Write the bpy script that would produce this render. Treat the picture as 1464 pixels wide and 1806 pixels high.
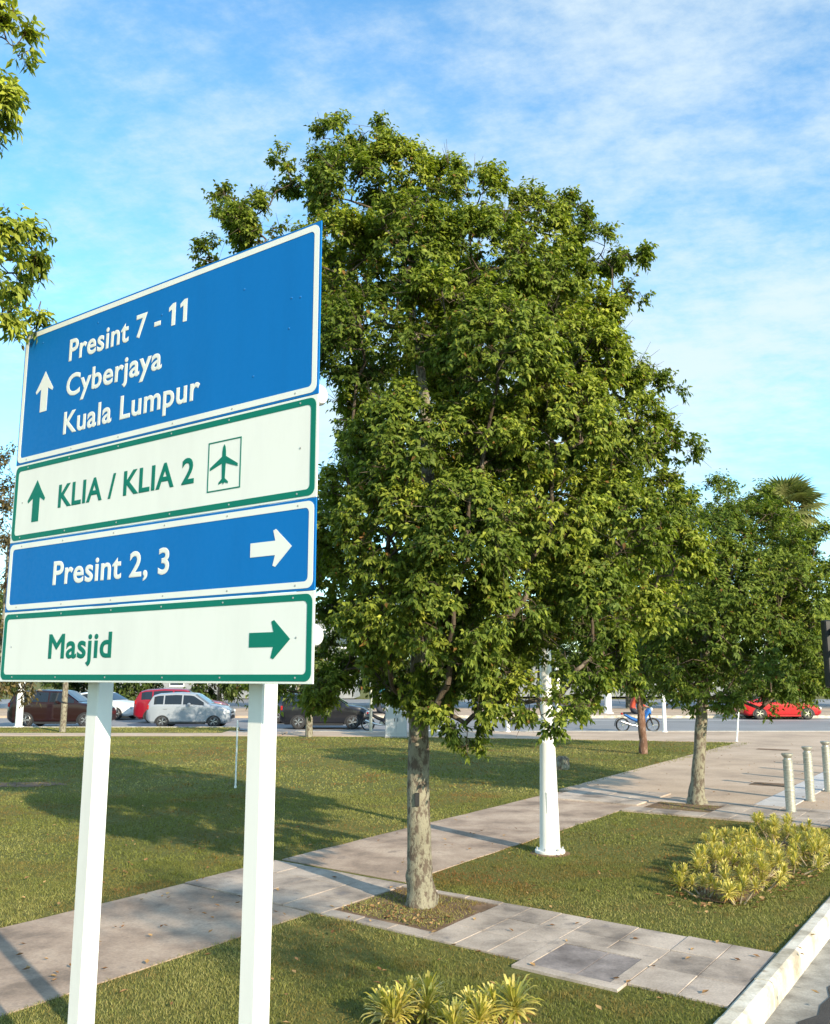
import bpy, bmesh, math, random
import numpy as np
from mathutils import Vector, Matrix, Euler

for o in list(bpy.data.objects):
    bpy.data.objects.remove(o)
scene = bpy.context.scene
C = scene.collection
R = math.radians

# ------------------------------------------------------------------ camera
cam_d = bpy.data.cameras.new('camera')
cam = bpy.data.objects.new('camera', cam_d)
C.objects.link(cam)
cam.location = (0, 0, 2.2)
cam.rotation_euler = (R(90 + 10.07), 0, 0)
cam_d.sensor_fit = 'HORIZONTAL'
cam_d.sensor_width = 36.0
cam_d.lens = 36.0 * 1616 / 1464
cam_d.clip_start = 0.05
cam_d.clip_end = 6000
scene.camera = cam
scene.render.resolution_x = 830
scene.render.resolution_y = 1024

# ------------------------------------------------------------------ sky and sun
SUN_EL = 22.0
SUN_AZ = Vector((0.58, -0.81)).normalized()          # horizontal direction towards the sun
world = bpy.data.worlds.new('World')
scene.world = world
world.use_nodes = True
wn = world.node_tree.nodes
wl = world.node_tree.links
for n in list(wn):
    wn.remove(n)
wout = wn.new('ShaderNodeOutputWorld')
wbg = wn.new('ShaderNodeBackground')
wbg.inputs['Strength'].default_value = 0.115
sky = wn.new('ShaderNodeTexSky')
sky.sky_type = 'NISHITA'
sky.sun_disc = False
sky.sun_elevation = R(SUN_EL)
sky.sun_rotation = math.atan2(SUN_AZ.x, SUN_AZ.y)
sky.air_density = 1.0
sky.dust_density = 0.35
sky.ozone_density = 1.6
hs = wn.new('ShaderNodeHueSaturation')
hs.inputs['Saturation'].default_value = 1.12
hs.inputs['Value'].default_value = 1.62
wl.new(sky.outputs[0], hs.inputs['Color'])
htint = wn.new('ShaderNodeMix'); htint.data_type = 'RGBA'; htint.blend_type = 'MULTIPLY'
htint.inputs['Factor'].default_value = 1.0
htint.inputs['B'].default_value = (0.84, 1.13, 1.13, 1)      # clear humid tropical blue
wl.new(hs.outputs[0], htint.inputs['A'])
# thin broken cloud: noise on a flat cloud deck seen from below
tc = wn.new('ShaderNodeTexCoord')
sep = wn.new('ShaderNodeSeparateXYZ')
wl.new(tc.outputs['Generated'], sep.inputs[0])
def wmath(op, a, b=None, clamp=False):
    m = wn.new('ShaderNodeMath'); m.operation = op; m.use_clamp = clamp
    for i, q in enumerate((a, b)):
        if q is None: continue
        if isinstance(q, (int, float)): m.inputs[i].default_value = q
        else: wl.new(q, m.inputs[i])
    return m.outputs[0]
zz = wmath('ADD', wmath('MAXIMUM', sep.outputs['Z'], 0.0), 0.16)
cx = wmath('DIVIDE', sep.outputs['X'], zz)
cy = wmath('DIVIDE', sep.outputs['Y'], zz)
comb = wn.new('ShaderNodeCombineXYZ')
wl.new(cx, comb.inputs[0]); wl.new(cy, comb.inputs[1])
def wnoise(scale, detail, rough, off, stretch=(1, 1, 1), rot=0.0):
    mp = wn.new('ShaderNodeMapping')
    mp.inputs['Location'].default_value = off
    mp.inputs['Scale'].default_value = stretch
    mp.inputs['Rotation'].default_value = (0, 0, rot)
    wl.new(comb.outputs[0], mp.inputs[0])
    t = wn.new('ShaderNodeTexNoise')
    t.inputs['Scale'].default_value = scale
    t.inputs['Detail'].default_value = detail
    t.inputs['Roughness'].default_value = rough
    wl.new(mp.outputs[0], t.inputs['Vector'])
    return t.outputs[0]
big = wnoise(0.62, 3, 0.5, (3.1, 0.35, 0))
mid = wnoise(2.8, 5, 0.58, (1.7, 4.4, 0), (1.0, 1.25, 1), 0.35)
fine = wnoise(10.0, 7, 0.68, (0.3, 0.9, 0), (1.0, 1.3, 1), 0.35)
cov = wmath('ADD', wmath('MULTIPLY', big, 1.25), wmath('ADD', wmath('MULTIPLY', mid, 0.50), wmath('MULTIPLY', fine, 0.58)))
cmask = wn.new('ShaderNodeMapRange')
cmask.interpolation_type = 'SMOOTHSTEP'
cmask.inputs['From Min'].default_value = 0.95
cmask.inputs['From Max'].default_value = 1.44
cmask.inputs['To Max'].default_value = 0.86
wl.new(cov, cmask.inputs['Value'])
low = wn.new('ShaderNodeMapRange')                    # the deck closes up towards the horizon
low.inputs['From Min'].default_value = 0.0
low.inputs['From Max'].default_value = 0.16
low.inputs['To Min'].default_value = 0.5
low.inputs['To Max'].default_value = 0.0
wl.new(sep.outputs['Z'], low.inputs['Value'])
ctot = wmath('MAXIMUM', cmask.outputs[0], low.outputs[0], True)
cmix = wn.new('ShaderNodeMix'); cmix.data_type = 'RGBA'
wl.new(ctot, cmix.inputs['Factor'])
wl.new(htint.outputs['Result'], cmix.inputs['A'])
cmix.inputs['B'].default_value = (4.25, 4.95, 5.25, 1)
wl.new(cmix.outputs['Result'], wbg.inputs['Color'])
wl.new(wbg.outputs[0], wout.inputs[0])

sun_d = bpy.data.lights.new('sun', 'SUN')
sun_d.energy = 4.6
sun_d.angle = R(0.55)
sun_d.color = (1.0, 0.85, 0.64)
sun = bpy.data.objects.new('sun', sun_d)
C.objects.link(sun)
sdir = Vector((SUN_AZ.x * math.cos(R(SUN_EL)), SUN_AZ.y * math.cos(R(SUN_EL)), math.sin(R(SUN_EL))))
sun.rotation_euler = (-sdir).to_track_quat('-Z', 'Y').to_euler()
sun.location = sdir * 60

vs = scene.view_settings
vs.view_transform = 'Standard'
vs.look = 'None'
vs.gamma = 1.0
vs.use_curve_mapping = False
vs.exposure = 0.80
scene.cycles.max_bounces = 5
scene.cycles.diffuse_bounces = 3
scene.cycles.glossy_bounces = 2
scene.cycles.transmission_bounces = 3
scene.cycles.caustics_reflective = False
scene.cycles.caustics_refractive = False

# ------------------------------------------------------------------ helpers
def tag(o, label=None, cat=None, group=None, kind=None):
    if label: o['label'] = label
    if cat: o['category'] = cat
    if group: o['group'] = group
    if kind: o['kind'] = kind
    return o

def empty(name, loc=(0, 0, 0), rz=0.0):
    o = bpy.data.objects.new(name, None)
    o.empty_display_size = 0.2
    C.objects.link(o)
    o.location = loc
    o.rotation_euler = (0, 0, rz)
    return o

def link(name, me, material=None, parent=None, smooth=False):
    if material is not None and len(me.materials) == 0:
        me.materials.append(material)
    if smooth:
        me.polygons.foreach_set('use_smooth', [True] * len(me.polygons))
    o = bpy.data.objects.new(name, me)
    C.objects.link(o)
    if parent is not None: o.parent = parent
    return o

def np_mesh(name, V, F, col=None, smooth=False):
    """triangles or quads from arrays"""
    V = np.asarray(V, dtype=np.float32); F = np.asarray(F, dtype=np.int32)
    k = F.shape[1]
    me = bpy.data.meshes.new(name)
    me.vertices.add(len(V)); me.vertices.foreach_set('co', V.ravel())
    me.loops.add(F.size); me.loops.foreach_set('vertex_index', F.ravel())
    me.polygons.add(len(F))
    me.polygons.foreach_set('loop_start', np.arange(0, F.size, k, dtype=np.int32))
    if smooth: me.polygons.foreach_set('use_smooth', np.ones(len(F), dtype=bool))
    if col is not None:
        a = me.attributes.new('tint', 'FLOAT_COLOR', 'POINT')
        a.data.foreach_set('color', np.asarray(col, dtype=np.float32).ravel())
    me.update(calc_edges=True)
    return me

class MB:
    """collects simple shapes into one mesh"""
    def __init__(self): self.v = []; self.f = []
    def add(self, vs_, fs_):
        n = len(self.v); self.v += [tuple(q) for q in vs_]; self.f += [tuple(n + i for i in q) for q in fs_]; return self
    def box(self, c, s, rz=0.0, M=None):
        hx, hy, hz = s[0] / 2, s[1] / 2, s[2] / 2
        q = [Vector((x, y, z)) for z in (-hz, hz) for x, y in ((-hx, -hy), (hx, -hy), (hx, hy), (-hx, hy))]
        if M is None: M = Matrix.Rotation(rz, 3, 'Z')
        q = [M @ w + Vector(c) for w in q]
        return self.add(q, [(3, 2, 1, 0), (4, 5, 6, 7), (0, 1, 5, 4), (1, 2, 6, 5), (2, 3, 7, 6), (3, 0, 4, 7)])
    def bevbox(self, c, s, b=0.01, rz=0.0):
        bm = bmesh.new(); bmesh.ops.create_cube(bm, size=1.0)
        bmesh.ops.scale(bm, vec=s, verts=bm.verts)
        bmesh.ops.bevel(bm, geom=bm.edges[:], offset=b, segments=1, affect='EDGES')
        M = Matrix.Rotation(rz, 3, 'Z')
        bm.verts.index_update()
        self.add([M @ w.co + Vector(c) for w in bm.verts], [[w.index for w in f.verts] for f in bm.faces]); bm.free(); return self
    def tube(self, pts, rad, n=8, cap=True):
        pts = [Vector(q) for q in pts]
        if not hasattr(rad, '__len__'): rad = [rad] * len(pts)
        base = len(self.v); prev = None
        for i, q in enumerate(pts):
            d = (pts[min(i + 1, len(pts) - 1)] - pts[max(i - 1, 0)]).normalized()
            a = prev if prev is not None else (Vector((1, 0, 0)) if abs(d.x) < 0.9 else Vector((0, 1, 0)))
            a = (a - d * a.dot(d)).normalized(); prev = a
            b = d.cross(a)
            for k in range(n):
                t = 2 * math.pi * k / n
                self.v.append(tuple(q + (a * math.cos(t) + b * math.sin(t)) * rad[i]))
        for i in range(len(pts) - 1):
            for k in range(n):
                a0 = base + i * n + k; a1 = base + i * n + (k + 1) % n
                self.f.append((a0, a1, a1 + n, a0 + n))
        if cap:
            self.f.append(tuple(base + k for k in reversed(range(n))))
            self.f.append(tuple(base + (len(pts) - 1) * n + k for k in range(n)))
        return self
    def lathe(self, prof, n=24, c=(0, 0, 0), axis='Z', cap=True):
        base = len(self.v)
        for (r, z) in prof:
            for k in range(n):
                t = 2 * math.pi * k / n; x, y = r * math.cos(t), r * math.sin(t)
                q = (x, y, z) if axis == 'Z' else ((x, z, -y) if axis == 'Y' else (z, x, y))
                self.v.append((c[0] + q[0], c[1] + q[1], c[2] + q[2]))
        for i in range(len(prof) - 1):
            for k in range(n):
                a0 = base + i * n + k; a1 = base + i * n + (k + 1) % n
                self.f.append((a0, a1, a1 + n, a0 + n))
        if cap:
            self.f.append(tuple(base + k for k in reversed(range(n))))
            self.f.append(tuple(base + (len(prof) - 1) * n + k for k in range(n)))
        return self
    def prism(self, poly, z0, z1, sides=True, bottom=True):
        n = len(poly); base = len(self.v)
        self.v += [(x, y, z0) for x, y in poly] + [(x, y, z1) for x, y in poly]
        self.f.append(tuple(base + n + i for i in range(n)))
        if bottom: self.f.append(tuple(base + i for i in reversed(range(n))))
        if sides:
            for i in range(n):
                j = (i + 1) % n; self.f.append((base + i, base + j, base + n + j, base + n + i))
        return self
    def mesh(self, name):
        me = bpy.data.meshes.new(name); me.from_pydata(self.v, [], self.f)
        me.update()
        return me
    def build(self, name, material, parent=None, smooth=False, loc=None, rot=None, fix=True):
        me = self.mesh(name)
        if fix:
            bm = bmesh.new(); bm.from_mesh(me); bmesh.ops.recalc_face_normals(bm, faces=bm.faces[:]); bm.to_mesh(me); bm.free()
        o = link(name, me, material, parent, smooth)
        if smooth:
            try: me.set_sharp_from_angle(angle=R(38))
            except Exception: pass
        if loc is not None: o.location = loc
        if rot is not None: o.rotation_euler = rot
        return o

def copy_tree(o, parent=None):
    c = o.copy(); C.objects.link(c)
    if parent is not None: c.parent = parent
    for ch in [q for q in bpy.data.objects if q.parent == o]:
        copy_tree(ch, c)
    return c

# street frame: u runs along the kerb away from the camera, v to the left of it
GA = R(33.5); GS, GC = math.sin(GA), math.cos(GA)
def P(u, v, z=None):
    x, y = GS * u - GC * v, GC * u + GS * v
    return (x, y) if z is None else (x, y, z)
STREET_RZ = math.pi / 2 - GA                           # local +x along u, +y along v
def to_uv(x, y): return GS * x + GC * y, -GC * x + GS * y

# ------------------------------------------------------------------ materials
def new_mat(name):
    m = bpy.data.materials.new(name); m.use_nodes = True
    nt = m.node_tree; b = nt.nodes['Principled BSDF']
    return m, nt, b
def simple(name, col, rough=0.5, metal=0.0, spec=None, coat=0.0, emit=None):
    m, nt, b = new_mat(name)
    b.inputs['Base Color'].default_value = (*col, 1); b.inputs['Roughness'].default_value = rough
    b.inputs['Metallic'].default_value = metal
    if spec is not None: b.inputs['Specular IOR Level'].default_value = spec
    if coat: b.inputs['Coat Weight'].default_value = coat; b.inputs['Coat Roughness'].default_value = 0.06
    if emit: b.inputs['Emission Color'].default_value = (*emit[0], 1); b.inputs['Emission Strength'].default_value = emit[1]
    return m
def noise_node(nt, scale, detail=6, rough=0.6, coord=None, stretch=None):
    t = nt.nodes.new('ShaderNodeTexNoise')
    t.inputs['Scale'].default_value = scale; t.inputs['Detail'].default_value = detail; t.inputs['Roughness'].default_value = rough
    if coord is not None:
        if stretch is not None:
            mp = nt.nodes.new('ShaderNodeMapping'); mp.inputs['Scale'].default_value = stretch
            nt.links.new(coord, mp.inputs[0]); coord = mp.outputs[0]
        nt.links.new(coord, t.inputs['Vector'])
    return t.outputs[0]
def ramp(nt, fac, stops, interp='LINEAR'):
    r = nt.nodes.new('ShaderNodeValToRGB'); r.color_ramp.interpolation = interp
    while len(r.color_ramp.elements) < len(stops): r.color_ramp.elements.new(0.5)
    for e, (p, c) in zip(r.color_ramp.elements, stops):
        e.position = p; e.color = (*c, 1) if len(c) == 3 else c
    nt.links.new(fac, r.inputs[0]); return r.outputs[0]
def mixc(nt, fac, a, b, mode='MIX'):
    m = nt.nodes.new('ShaderNodeMix'); m.data_type = 'RGBA'; m.blend_type = mode
    for k, q in (('Factor', fac), ('A', a), ('B', b)):
        if isinstance(q, (int, float)): m.inputs[k].default_value = q
        elif isinstance(q, tuple): m.inputs[k].default_value = (*q, 1)
        else: nt.links.new(q, m.inputs[k])
    return m.outputs['Result']
def math_n(nt, op, a, b=None):
    m = nt.nodes.new('ShaderNodeMath'); m.operation = op
    for i, q in enumerate((a, b)):
        if q is None: continue
        if isinstance(q, (int, float)): m.inputs[i].default_value = q
        else: nt.links.new(q, m.inputs[i])
    return m.outputs[0]
def bump(nt, b, height, strength=0.4, dist=0.01):
    n = nt.nodes.new('ShaderNodeBump'); n.inputs['Strength'].default_value = strength; n.inputs['Distance'].default_value = dist
    nt.links.new(height, n.inputs['Height']); nt.links.new(n.outputs[0], b.inputs['Normal'])
def pos(nt): return nt.nodes.new('ShaderNodeNewGeometry').outputs['Position']
def objc(nt): return nt.nodes.new('ShaderNodeTexCoord').outputs['Object']
def orand(nt): return nt.nodes.new('ShaderNodeObjectInfo').outputs['Random']

def stone_mat(name, stops, scale=1.2, rough=0.85, per_obj=0.0, fine=60.0, bstr=0.35, stain=None, stretch=None):
    """stained mineral surface: cloudy colour, fine speckle, dark blotches, bump"""
    m, nt, b = new_mat(name)
    p = pos(nt)
    n1 = noise_node(nt, scale, 8, 0.62, p, stretch)
    fac = n1
    if per_obj:
        fac = math_n(nt, 'ADD', n1, math_n(nt, 'MULTIPLY', math_n(nt, 'SUBTRACT', orand(nt), 0.5), per_obj))
    c = ramp(nt, fac, stops)
    sp = noise_node(nt, fine, 4, 0.7, p)
    c = mixc(nt, 0.55, c, ramp(nt, sp, [(0.3, (0.62, 0.62, 0.62)), (0.7, (1.25, 1.22, 1.18))]), 'MULTIPLY')
    if stain:
        sn = noise_node(nt, stain[0], 9, 0.7, p)
        c = mixc(nt, ramp(nt, sn, [(stain[1], (0, 0, 0)), (stain[1] + 0.12, (1, 1, 1))]), c, stain[2])
    nt.links.new(c, b.inputs['Base Color'])
    b.inputs['Roughness'].default_value = rough
    b.inputs['Specular IOR Level'].default_value = 0.25
    bump(nt, b, sp, bstr, 0.006)
    return m

M = {}
M['path'] = stone_mat('path_concrete', [(0.36, (0.23, 0.175, 0.135)), (0.48, (0.37, 0.28, 0.215)), (0.64, (0.52, 0.41, 0.32))], 1.3, 0.9, stain=(2.6, 0.58, (0.24, 0.185, 0.15)), fine=45, stretch=(1, 1, 1))
M['slab'] = stone_mat('pink_paving', [(0.33, (0.19, 0.16, 0.138)), (0.47, (0.375, 0.315, 0.265)), (0.66, (0.54, 0.46, 0.39))], 1.6, 0.85, per_obj=0.10, stain=(3.1, 0.57, (0.19, 0.17, 0.163)), fine=55)
M['plaza'] = stone_mat('plaza_paving', [(0.28, (0.32, 0.245, 0.185)), (0.5, (0.48, 0.37, 0.275)), (0.75, (0.58, 0.46, 0.355))], 0.55, 0.85, stain=(0.9, 0.64, (0.26, 0.22, 0.18)), fine=30)
M['pale'] = stone_mat('pale_paving', [(0.3, (0.42, 0.41, 0.41)), (0.6, (0.56, 0.55, 0.55))], 1.2, 0.8, per_obj=0.1)
M['kerb'] = stone_mat('painted_kerb', [(0.36, (0.36, 0.32, 0.25)), (0.5, (0.58, 0.54, 0.45)), (0.66, (0.72, 0.69, 0.61))], 3.2, 0.85, per_obj=0.10, stain=(5.0, 0.59, (0.30, 0.24, 0.17)), fine=40)
M['gutter'] = stone_mat('gutter_concrete', [(0.36, (0.20, 0.19, 0.17)), (0.62, (0.38, 0.37, 0.34))], 3.0, 0.9, stain=(5, 0.62, (0.20, 0.18, 0.15)))
M['asphalt'] = stone_mat('asphalt', [(0.3, (0.045, 0.043, 0.042)), (0.7, (0.085, 0.08, 0.078))], 1.2, 0.9, fine=160, bstr=0.8)
M['far_asphalt'] = stone_mat('worn_asphalt', [(0.3, (0.21, 0.21, 0.215)), (0.7, (0.29, 0.29, 0.295))], 0.25, 0.7, fine=60)
M['cover'] = stone_mat('inspection_cover', [(0.34, (0.14, 0.12, 0.115)), (0.5, (0.24, 0.21, 0.20)), (0.66, (0.36, 0.315, 0.30))], 2.2, 0.85, stain=(2.4, 0.66, (0.40, 0.36, 0.33)), fine=45)
M['soil'] = stone_mat('soil', [(0.3, (0.10, 0.065, 0.04)), (0.55, (0.20, 0.13, 0.08)), (0.75, (0.30, 0.19, 0.11))], 6, 0.95, fine=50, bstr=0.9)
M['joint'] = stone_mat('joint_grit', [(0.3, (0.07, 0.06, 0.045)), (0.7, (0.14, 0.12, 0.09))], 5, 0.95)
M['roadpaint'] = stone_mat('road_paint', [(0.3, (0.62, 0.62, 0.60)), (0.7, (0.78, 0.78, 0.76))], 2, 0.7)

def ground_grass(name, dry=0.0):
    m, nt, b = new_mat(name); p = pos(nt)
    n1 = noise_node(nt, 0.42, 7, 0.62, p); n2 = noise_node(nt, 14, 6, 0.7, p); n3 = noise_node(nt, 70, 3, 0.7, p)
    c1 = ramp(nt, n2, [(0.25, (0.075, 0.085, 0.022)), (0.5, (0.155, 0.162, 0.044)), (0.75, (0.23, 0.215, 0.075))])
    c2 = ramp(nt, n2, [(0.3, (0.085, 0.062, 0.026)), (0.7, (0.20, 0.155, 0.07))])
    c = mixc(nt, ramp(nt, n1, [(0.54 - dry, (0, 0, 0)), (0.74 - dry, (0.65, 0.65, 0.65))]), c1, c2)
    c = mixc(nt, 0.5, c, ramp(nt, n3, [(0.3, (0.55, 0.55, 0.55)), (0.7, (1.3, 1.3, 1.3))]), 'MULTIPLY')
    nt.links.new(c, b.inputs['Base Color']); b.inputs['Roughness'].default_value = 0.95; b.inputs['Specular IOR Level'].default_value = 0.1
    bump(nt, b, n3, 0.9, 0.03)
    return m
M['lawn'] = ground_grass('lawn_turf')
M['ground'] = ground_grass('open_ground', 0.1)

def leaf_mat(name, dark, mid, young, rough=0.42, trans=0.30, spec=0.45):
    """tint attribute: R = age (0 old .. 1 young; tree crowns add painted sunlight), G = brightness, B = brown"""
    m, nt, b = new_mat(name)
    a = nt.nodes.new('ShaderNodeAttribute'); a.attribute_name = 'tint'
    s = nt.nodes.new('ShaderNodeSeparateColor'); nt.links.new(a.outputs['Color'], s.inputs[0])
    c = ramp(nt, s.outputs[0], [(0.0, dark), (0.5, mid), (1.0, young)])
    c = mixc(nt, s.outputs[2], c, (0.23, 0.095, 0.035))
    mul = nt.nodes.new('ShaderNodeVectorMath'); mul.operation = 'SCALE'
    nt.links.new(c, mul.inputs[0]); nt.links.new(s.outputs[1], mul.inputs['Scale'])
    c = mul.outputs[0]
    nt.links.new(c, b.inputs['Base Color'])
    b.inputs['Roughness'].default_value = rough; b.inputs['Specular IOR Level'].default_value = spec
    tr = nt.nodes.new('ShaderNodeBsdfTranslucent')
    tc2 = mixc(nt, 1.0, c, (1.25, 1.35, 0.55), 'MULTIPLY')
    nt.links.new(tc2, tr.inputs['Color'])
    mx = nt.nodes.new('ShaderNodeMixShader'); mx.inputs[0].default_value = trans
    nt.links.new(b.outputs[0], mx.inputs[1]); nt.links.new(tr.outputs[0], mx.inputs[2])
    nt.links.new(mx.outputs[0], nt.nodes['Material Output'].inputs[0])
    return m
M['leaf'] = leaf_mat('street_tree_leaf', (0.072, 0.120, 0.020), (0.165, 0.218, 0.032), (0.40, 0.43, 0.06), 0.55, 0.36, 0.2)
M['leaf_dark'] = leaf_mat('dark_tree_leaf', (0.030, 0.056, 0.012), (0.075, 0.11, 0.022), (0.19, 0.22, 0.04), 0.5, 0.3, 0.3)
M['leaf_dry'] = leaf_mat('dry_tree_leaf', (0.06, 0.05, 0.02), (0.13, 0.10, 0.035), (0.22, 0.17, 0.05))
M['blade'] = leaf_mat('grass_blade', (0.095, 0.115, 0.026), (0.195, 0.205, 0.052), (0.33, 0.30, 0.115), 0.6, 0.25, 0.2)
M['litter'] = leaf_mat('fallen_leaf', (0.20, 0.10, 0.045), (0.34, 0.19, 0.085), (0.50, 0.33, 0.15), 0.8, 0.1, 0.1)
M['song'] = leaf_mat('variegated_leaf', (0.20, 0.225, 0.03), (0.48, 0.43, 0.075), (0.74, 0.60, 0.19), 0.45, 0.25)
M['palm'] = leaf_mat('palm_frond', (0.09, 0.11, 0.035), (0.17, 0.19, 0.065), (0.28, 0.29, 0.12), 0.45, 0.3)

def bark_mat(name, base, light, dark, lich=0.5, scale=9.0):
    m, nt, b = new_mat(name); p = objc(nt)
    n1 = noise_node(nt, scale, 8, 0.66, p, (1, 1, 0.55)); n2 = noise_node(nt, scale * 3.7, 6, 0.7, p, (1, 1, 0.4)); n3 = noise_node(nt, 2.2, 4, 0.5, p)
    c = mixc(nt, ramp(nt, n1, [(lich - 0.05, (0, 0, 0)), (lich + 0.04, (1, 1, 1))]), base, light)
    c = mixc(nt, ramp(nt, n2, [(0.58, (0, 0, 0)), (0.66, (0.8, 0.8, 0.8))]), c, dark)
    c = mixc(nt, 0.5, c, ramp(nt, n3, [(0.3, (0.7, 0.7, 0.68)), (0.7, (1.2, 1.2, 1.2))]), 'MULTIPLY')
    nt.links.new(c, b.inputs['Base Color']); b.inputs['Roughness'].default_value = 0.9; b.inputs['Specular IOR Level'].default_value = 0.15
    bump(nt, b, math_n(nt, 'ADD', n1, n2), 0.7, 0.02)
    return m
M['bark'] = bark_mat('lichen_bark', (0.125, 0.10, 0.078), (0.27, 0.255, 0.19), (0.06, 0.05, 0.038), 0.49, 17.0)
M['bark_red'] = bark_mat('red_bark', (0.15, 0.085, 0.06), (0.26, 0.17, 0.13), (0.07, 0.04, 0.03), 0.55)
M['twig'] = bark_mat('branch_bark', (0.095, 0.075, 0.055), (0.19, 0.155, 0.12), (0.05, 0.04, 0.03), 0.58)

def paint(name, col, dirt=0.12, rough=0.35, spec=0.5):
    """painted metal with faint streaks and grime"""
    m, nt, b = new_mat(name); p = objc(nt)
    n1 = noise_node(nt, 3.0, 6, 0.65, p, (1, 1, 0.25)); n2 = noise_node(nt, 40, 4, 0.6, p)
    c = mixc(nt, ramp(nt, n1, [(0.45, (0, 0, 0)), (0.8, (dirt, dirt, dirt))]), col, tuple(q * 0.55 for q in col))
    nt.links.new(c, b.inputs['Base Color'])
    r = ramp(nt, n2, [(0.3, (rough - 0.08,) * 3), (0.7, (rough + 0.12,) * 3)]); nt.links.new(r, b.inputs['Roughness'])
    b.inputs['Specular IOR Level'].default_value = spec
    bump(nt, b, n2, 0.05, 0.002)
    return m
M['white'] = paint('white_paint', (0.80, 0.81, 0.79), 0.25)
M['post_white'] = paint('post_white_paint', (0.78, 0.79, 0.77), 0.35, 0.4)
M['grey'] = paint('grey_paint', (0.42, 0.44, 0.46), 0.3, 0.45)
M['sign_white'] = paint('sign_white_sheet', (0.76, 0.79, 0.755), 0.22, 0.5, 0.2)
M['sign_blue'] = paint('sign_blue_sheet', (0.002, 0.155, 0.48), 0.25, 0.5, 0.15)
M['sign_green'] = paint('sign_green_sheet', (0.003, 0.175, 0.125), 0.2, 0.5, 0.15)
M['rivet'] = simple('rivet_head', (0.45, 0.46, 0.46), 0.45, 0.6)
M['rivet_blue'] = simple('blue_rivet_head', (0.02, 0.17, 0.46), 0.4)
M['steel'] = None
def metal_mat():
    m, nt, b = new_mat('weathered_steel'); p = objc(nt)
    n1 = noise_node(nt, 14, 6, 0.6, p, (1, 1, 3.0))
    nt.links.new(ramp(nt, n1, [(0.3, (0.30, 0.29, 0.24)), (0.7, (0.55, 0.54, 0.47))]), b.inputs['Base Color'])
    b.inputs['Metallic'].default_value = 0.55; b.inputs['Roughness'].default_value = 0.48
    bump(nt, b, n1, 0.15, 0.004)
    return m
M['steel'] = metal_mat()
M['rubber'] = simple('tyre_rubber', (0.02, 0.02, 0.021), 0.8)
M['black'] = simple('black_plastic', (0.015, 0.015, 0.016), 0.5)
M['glass'] = simple('dark_car_glass', (0.012, 0.016, 0.02), 0.06, 0.0, 0.6)
M['alloy'] = simple('alloy_rim', (0.55, 0.55, 0.55), 0.3, 0.8)
M['lamp_clear'] = simple('headlamp', (0.75, 0.78, 0.8), 0.1, 0.2)
M['lamp_red'] = simple('tail_lamp', (0.35, 0.01, 0.01), 0.2)

# ================================================================== setting
def sheet(name, poly, z, material, thick=None, parent=None, kind='structure', uvs=True):
    pts = [P(*q) for q in poly] if uvs else poly
    mb = MB()
    if thick: mb.prism(pts, z - thick, z)
    else: mb.prism(pts, z, z, sides=False, bottom=False)
    o = mb.build(name, material, parent)
    if parent is None: tag(o, kind=kind)
    return o

g = sheet('ground', [(-2500, -2500), (2500, -2500), (2500, 2500), (-2500, 2500)], -0.30, M['ground'], uvs=False)
sheet('road', [(-30, -14), (42, -14), (42, 1.46), (-30, 1.46)], -0.150, M['asphalt'])
sheet('median', [(-30, -7.4), (10, -7.4), (10, -5.2), (-30, -5.2)], 0.0, M['lawn'], 0.2)
sheet('gutter', [(-30, 1.45), (29, 1.45), (29, 1.78), (-30, 1.78)], -0.145, M['gutter'])
# ragged asphalt lip over the gutter
rng = random.Random(4)
lip = [(-5, 1.38)] + [(-5 + 0.22 * i, 1.47 + rng.uniform(-0.03, 0.09)) for i in range(1, 110)] + [(19.2, 1.38)]
sheet('road_edge', lip, -0.138, M['asphalt'], 0.008)
sheet('cross_road', [(-90, 40.2), (-7.5, 40.2), (-5.0, 37.2), (70, 37.2), (70, 51), (-90, 51)], -0.12, M['far_asphalt'], uvs=False)
sheet('far_pavement', [(-90, 51), (160, 51), (160, 62), (-90, 62)], 0.0, M['plaza'], 0.2, uvs=False)
sheet('far_road', [(-90, 62), (160, 62), (160, 90), (-90, 90)], -0.13, M['far_asphalt'], uvs=False)

# lawn: one sheet under path and paving
PL = [P(-14, 1.88), P(15.2, 1.88), P(15.2, 7.8), P(31.8, 8.3), (0, 33.75), (-5, 34.2), (-90, 34.6), (-90, -8)]
sheet('lawn', PL, 0.0, M['lawn'], 0.28, uvs=False)
# pavement plaza beyond the second paving band, and the footway along the cross road
sheet('plaza', [P(14.86, 1.895), P(34, 1.895), (20, 33.2), (28, 36.9), (-4.8, 36.9), (-4.9, 34.3), (0, 33.8), P(31.7, 8.25), P(16.9, 7.85), P(16.6, 5.9), P(14.86, 5.75)], 0.010, M['plaza'], 0.3, uvs=False)
sheet('footway', [(-90, 34.75), (-5.0, 34.35), (-5.0, 36.9), (-7.4, 37.5), (-7.4, 36.0), (-90, 36.0)], 0.006, M['plaza'], 0.3, uvs=False)
sheet('grass_verge', [(-90, 36.02), (-7.45, 36.02), (-7.45, 39.9), (-90, 39.9)], 0.0, M['lawn'], 0.3, uvs=False)
for nm, pl in (('cross_road_kerb', [(-4.7, 36.92), (28, 36.92), (28, 37.18), (-4.7, 37.18)]), ('verge_kerb', [(-90, 39.92), (-7.5, 39.92), (-7.5, 40.18), (-90, 40.18)])):
    sheet(nm, pl, 0.016, M['kerb'], 0.25, uvs=False)
sheet('median_kerb', [(-6, 50.85), (120, 50.85), (120, 51.1), (-6, 51.1)], 0.02, M['kerb'], 0.25, uvs=False)
sheet('lane_line', [(6, 48.3), (70, 48.3), (70, 48.55), (6, 48.55)], -0.116, M['roadpaint'], uvs=False)
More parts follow.
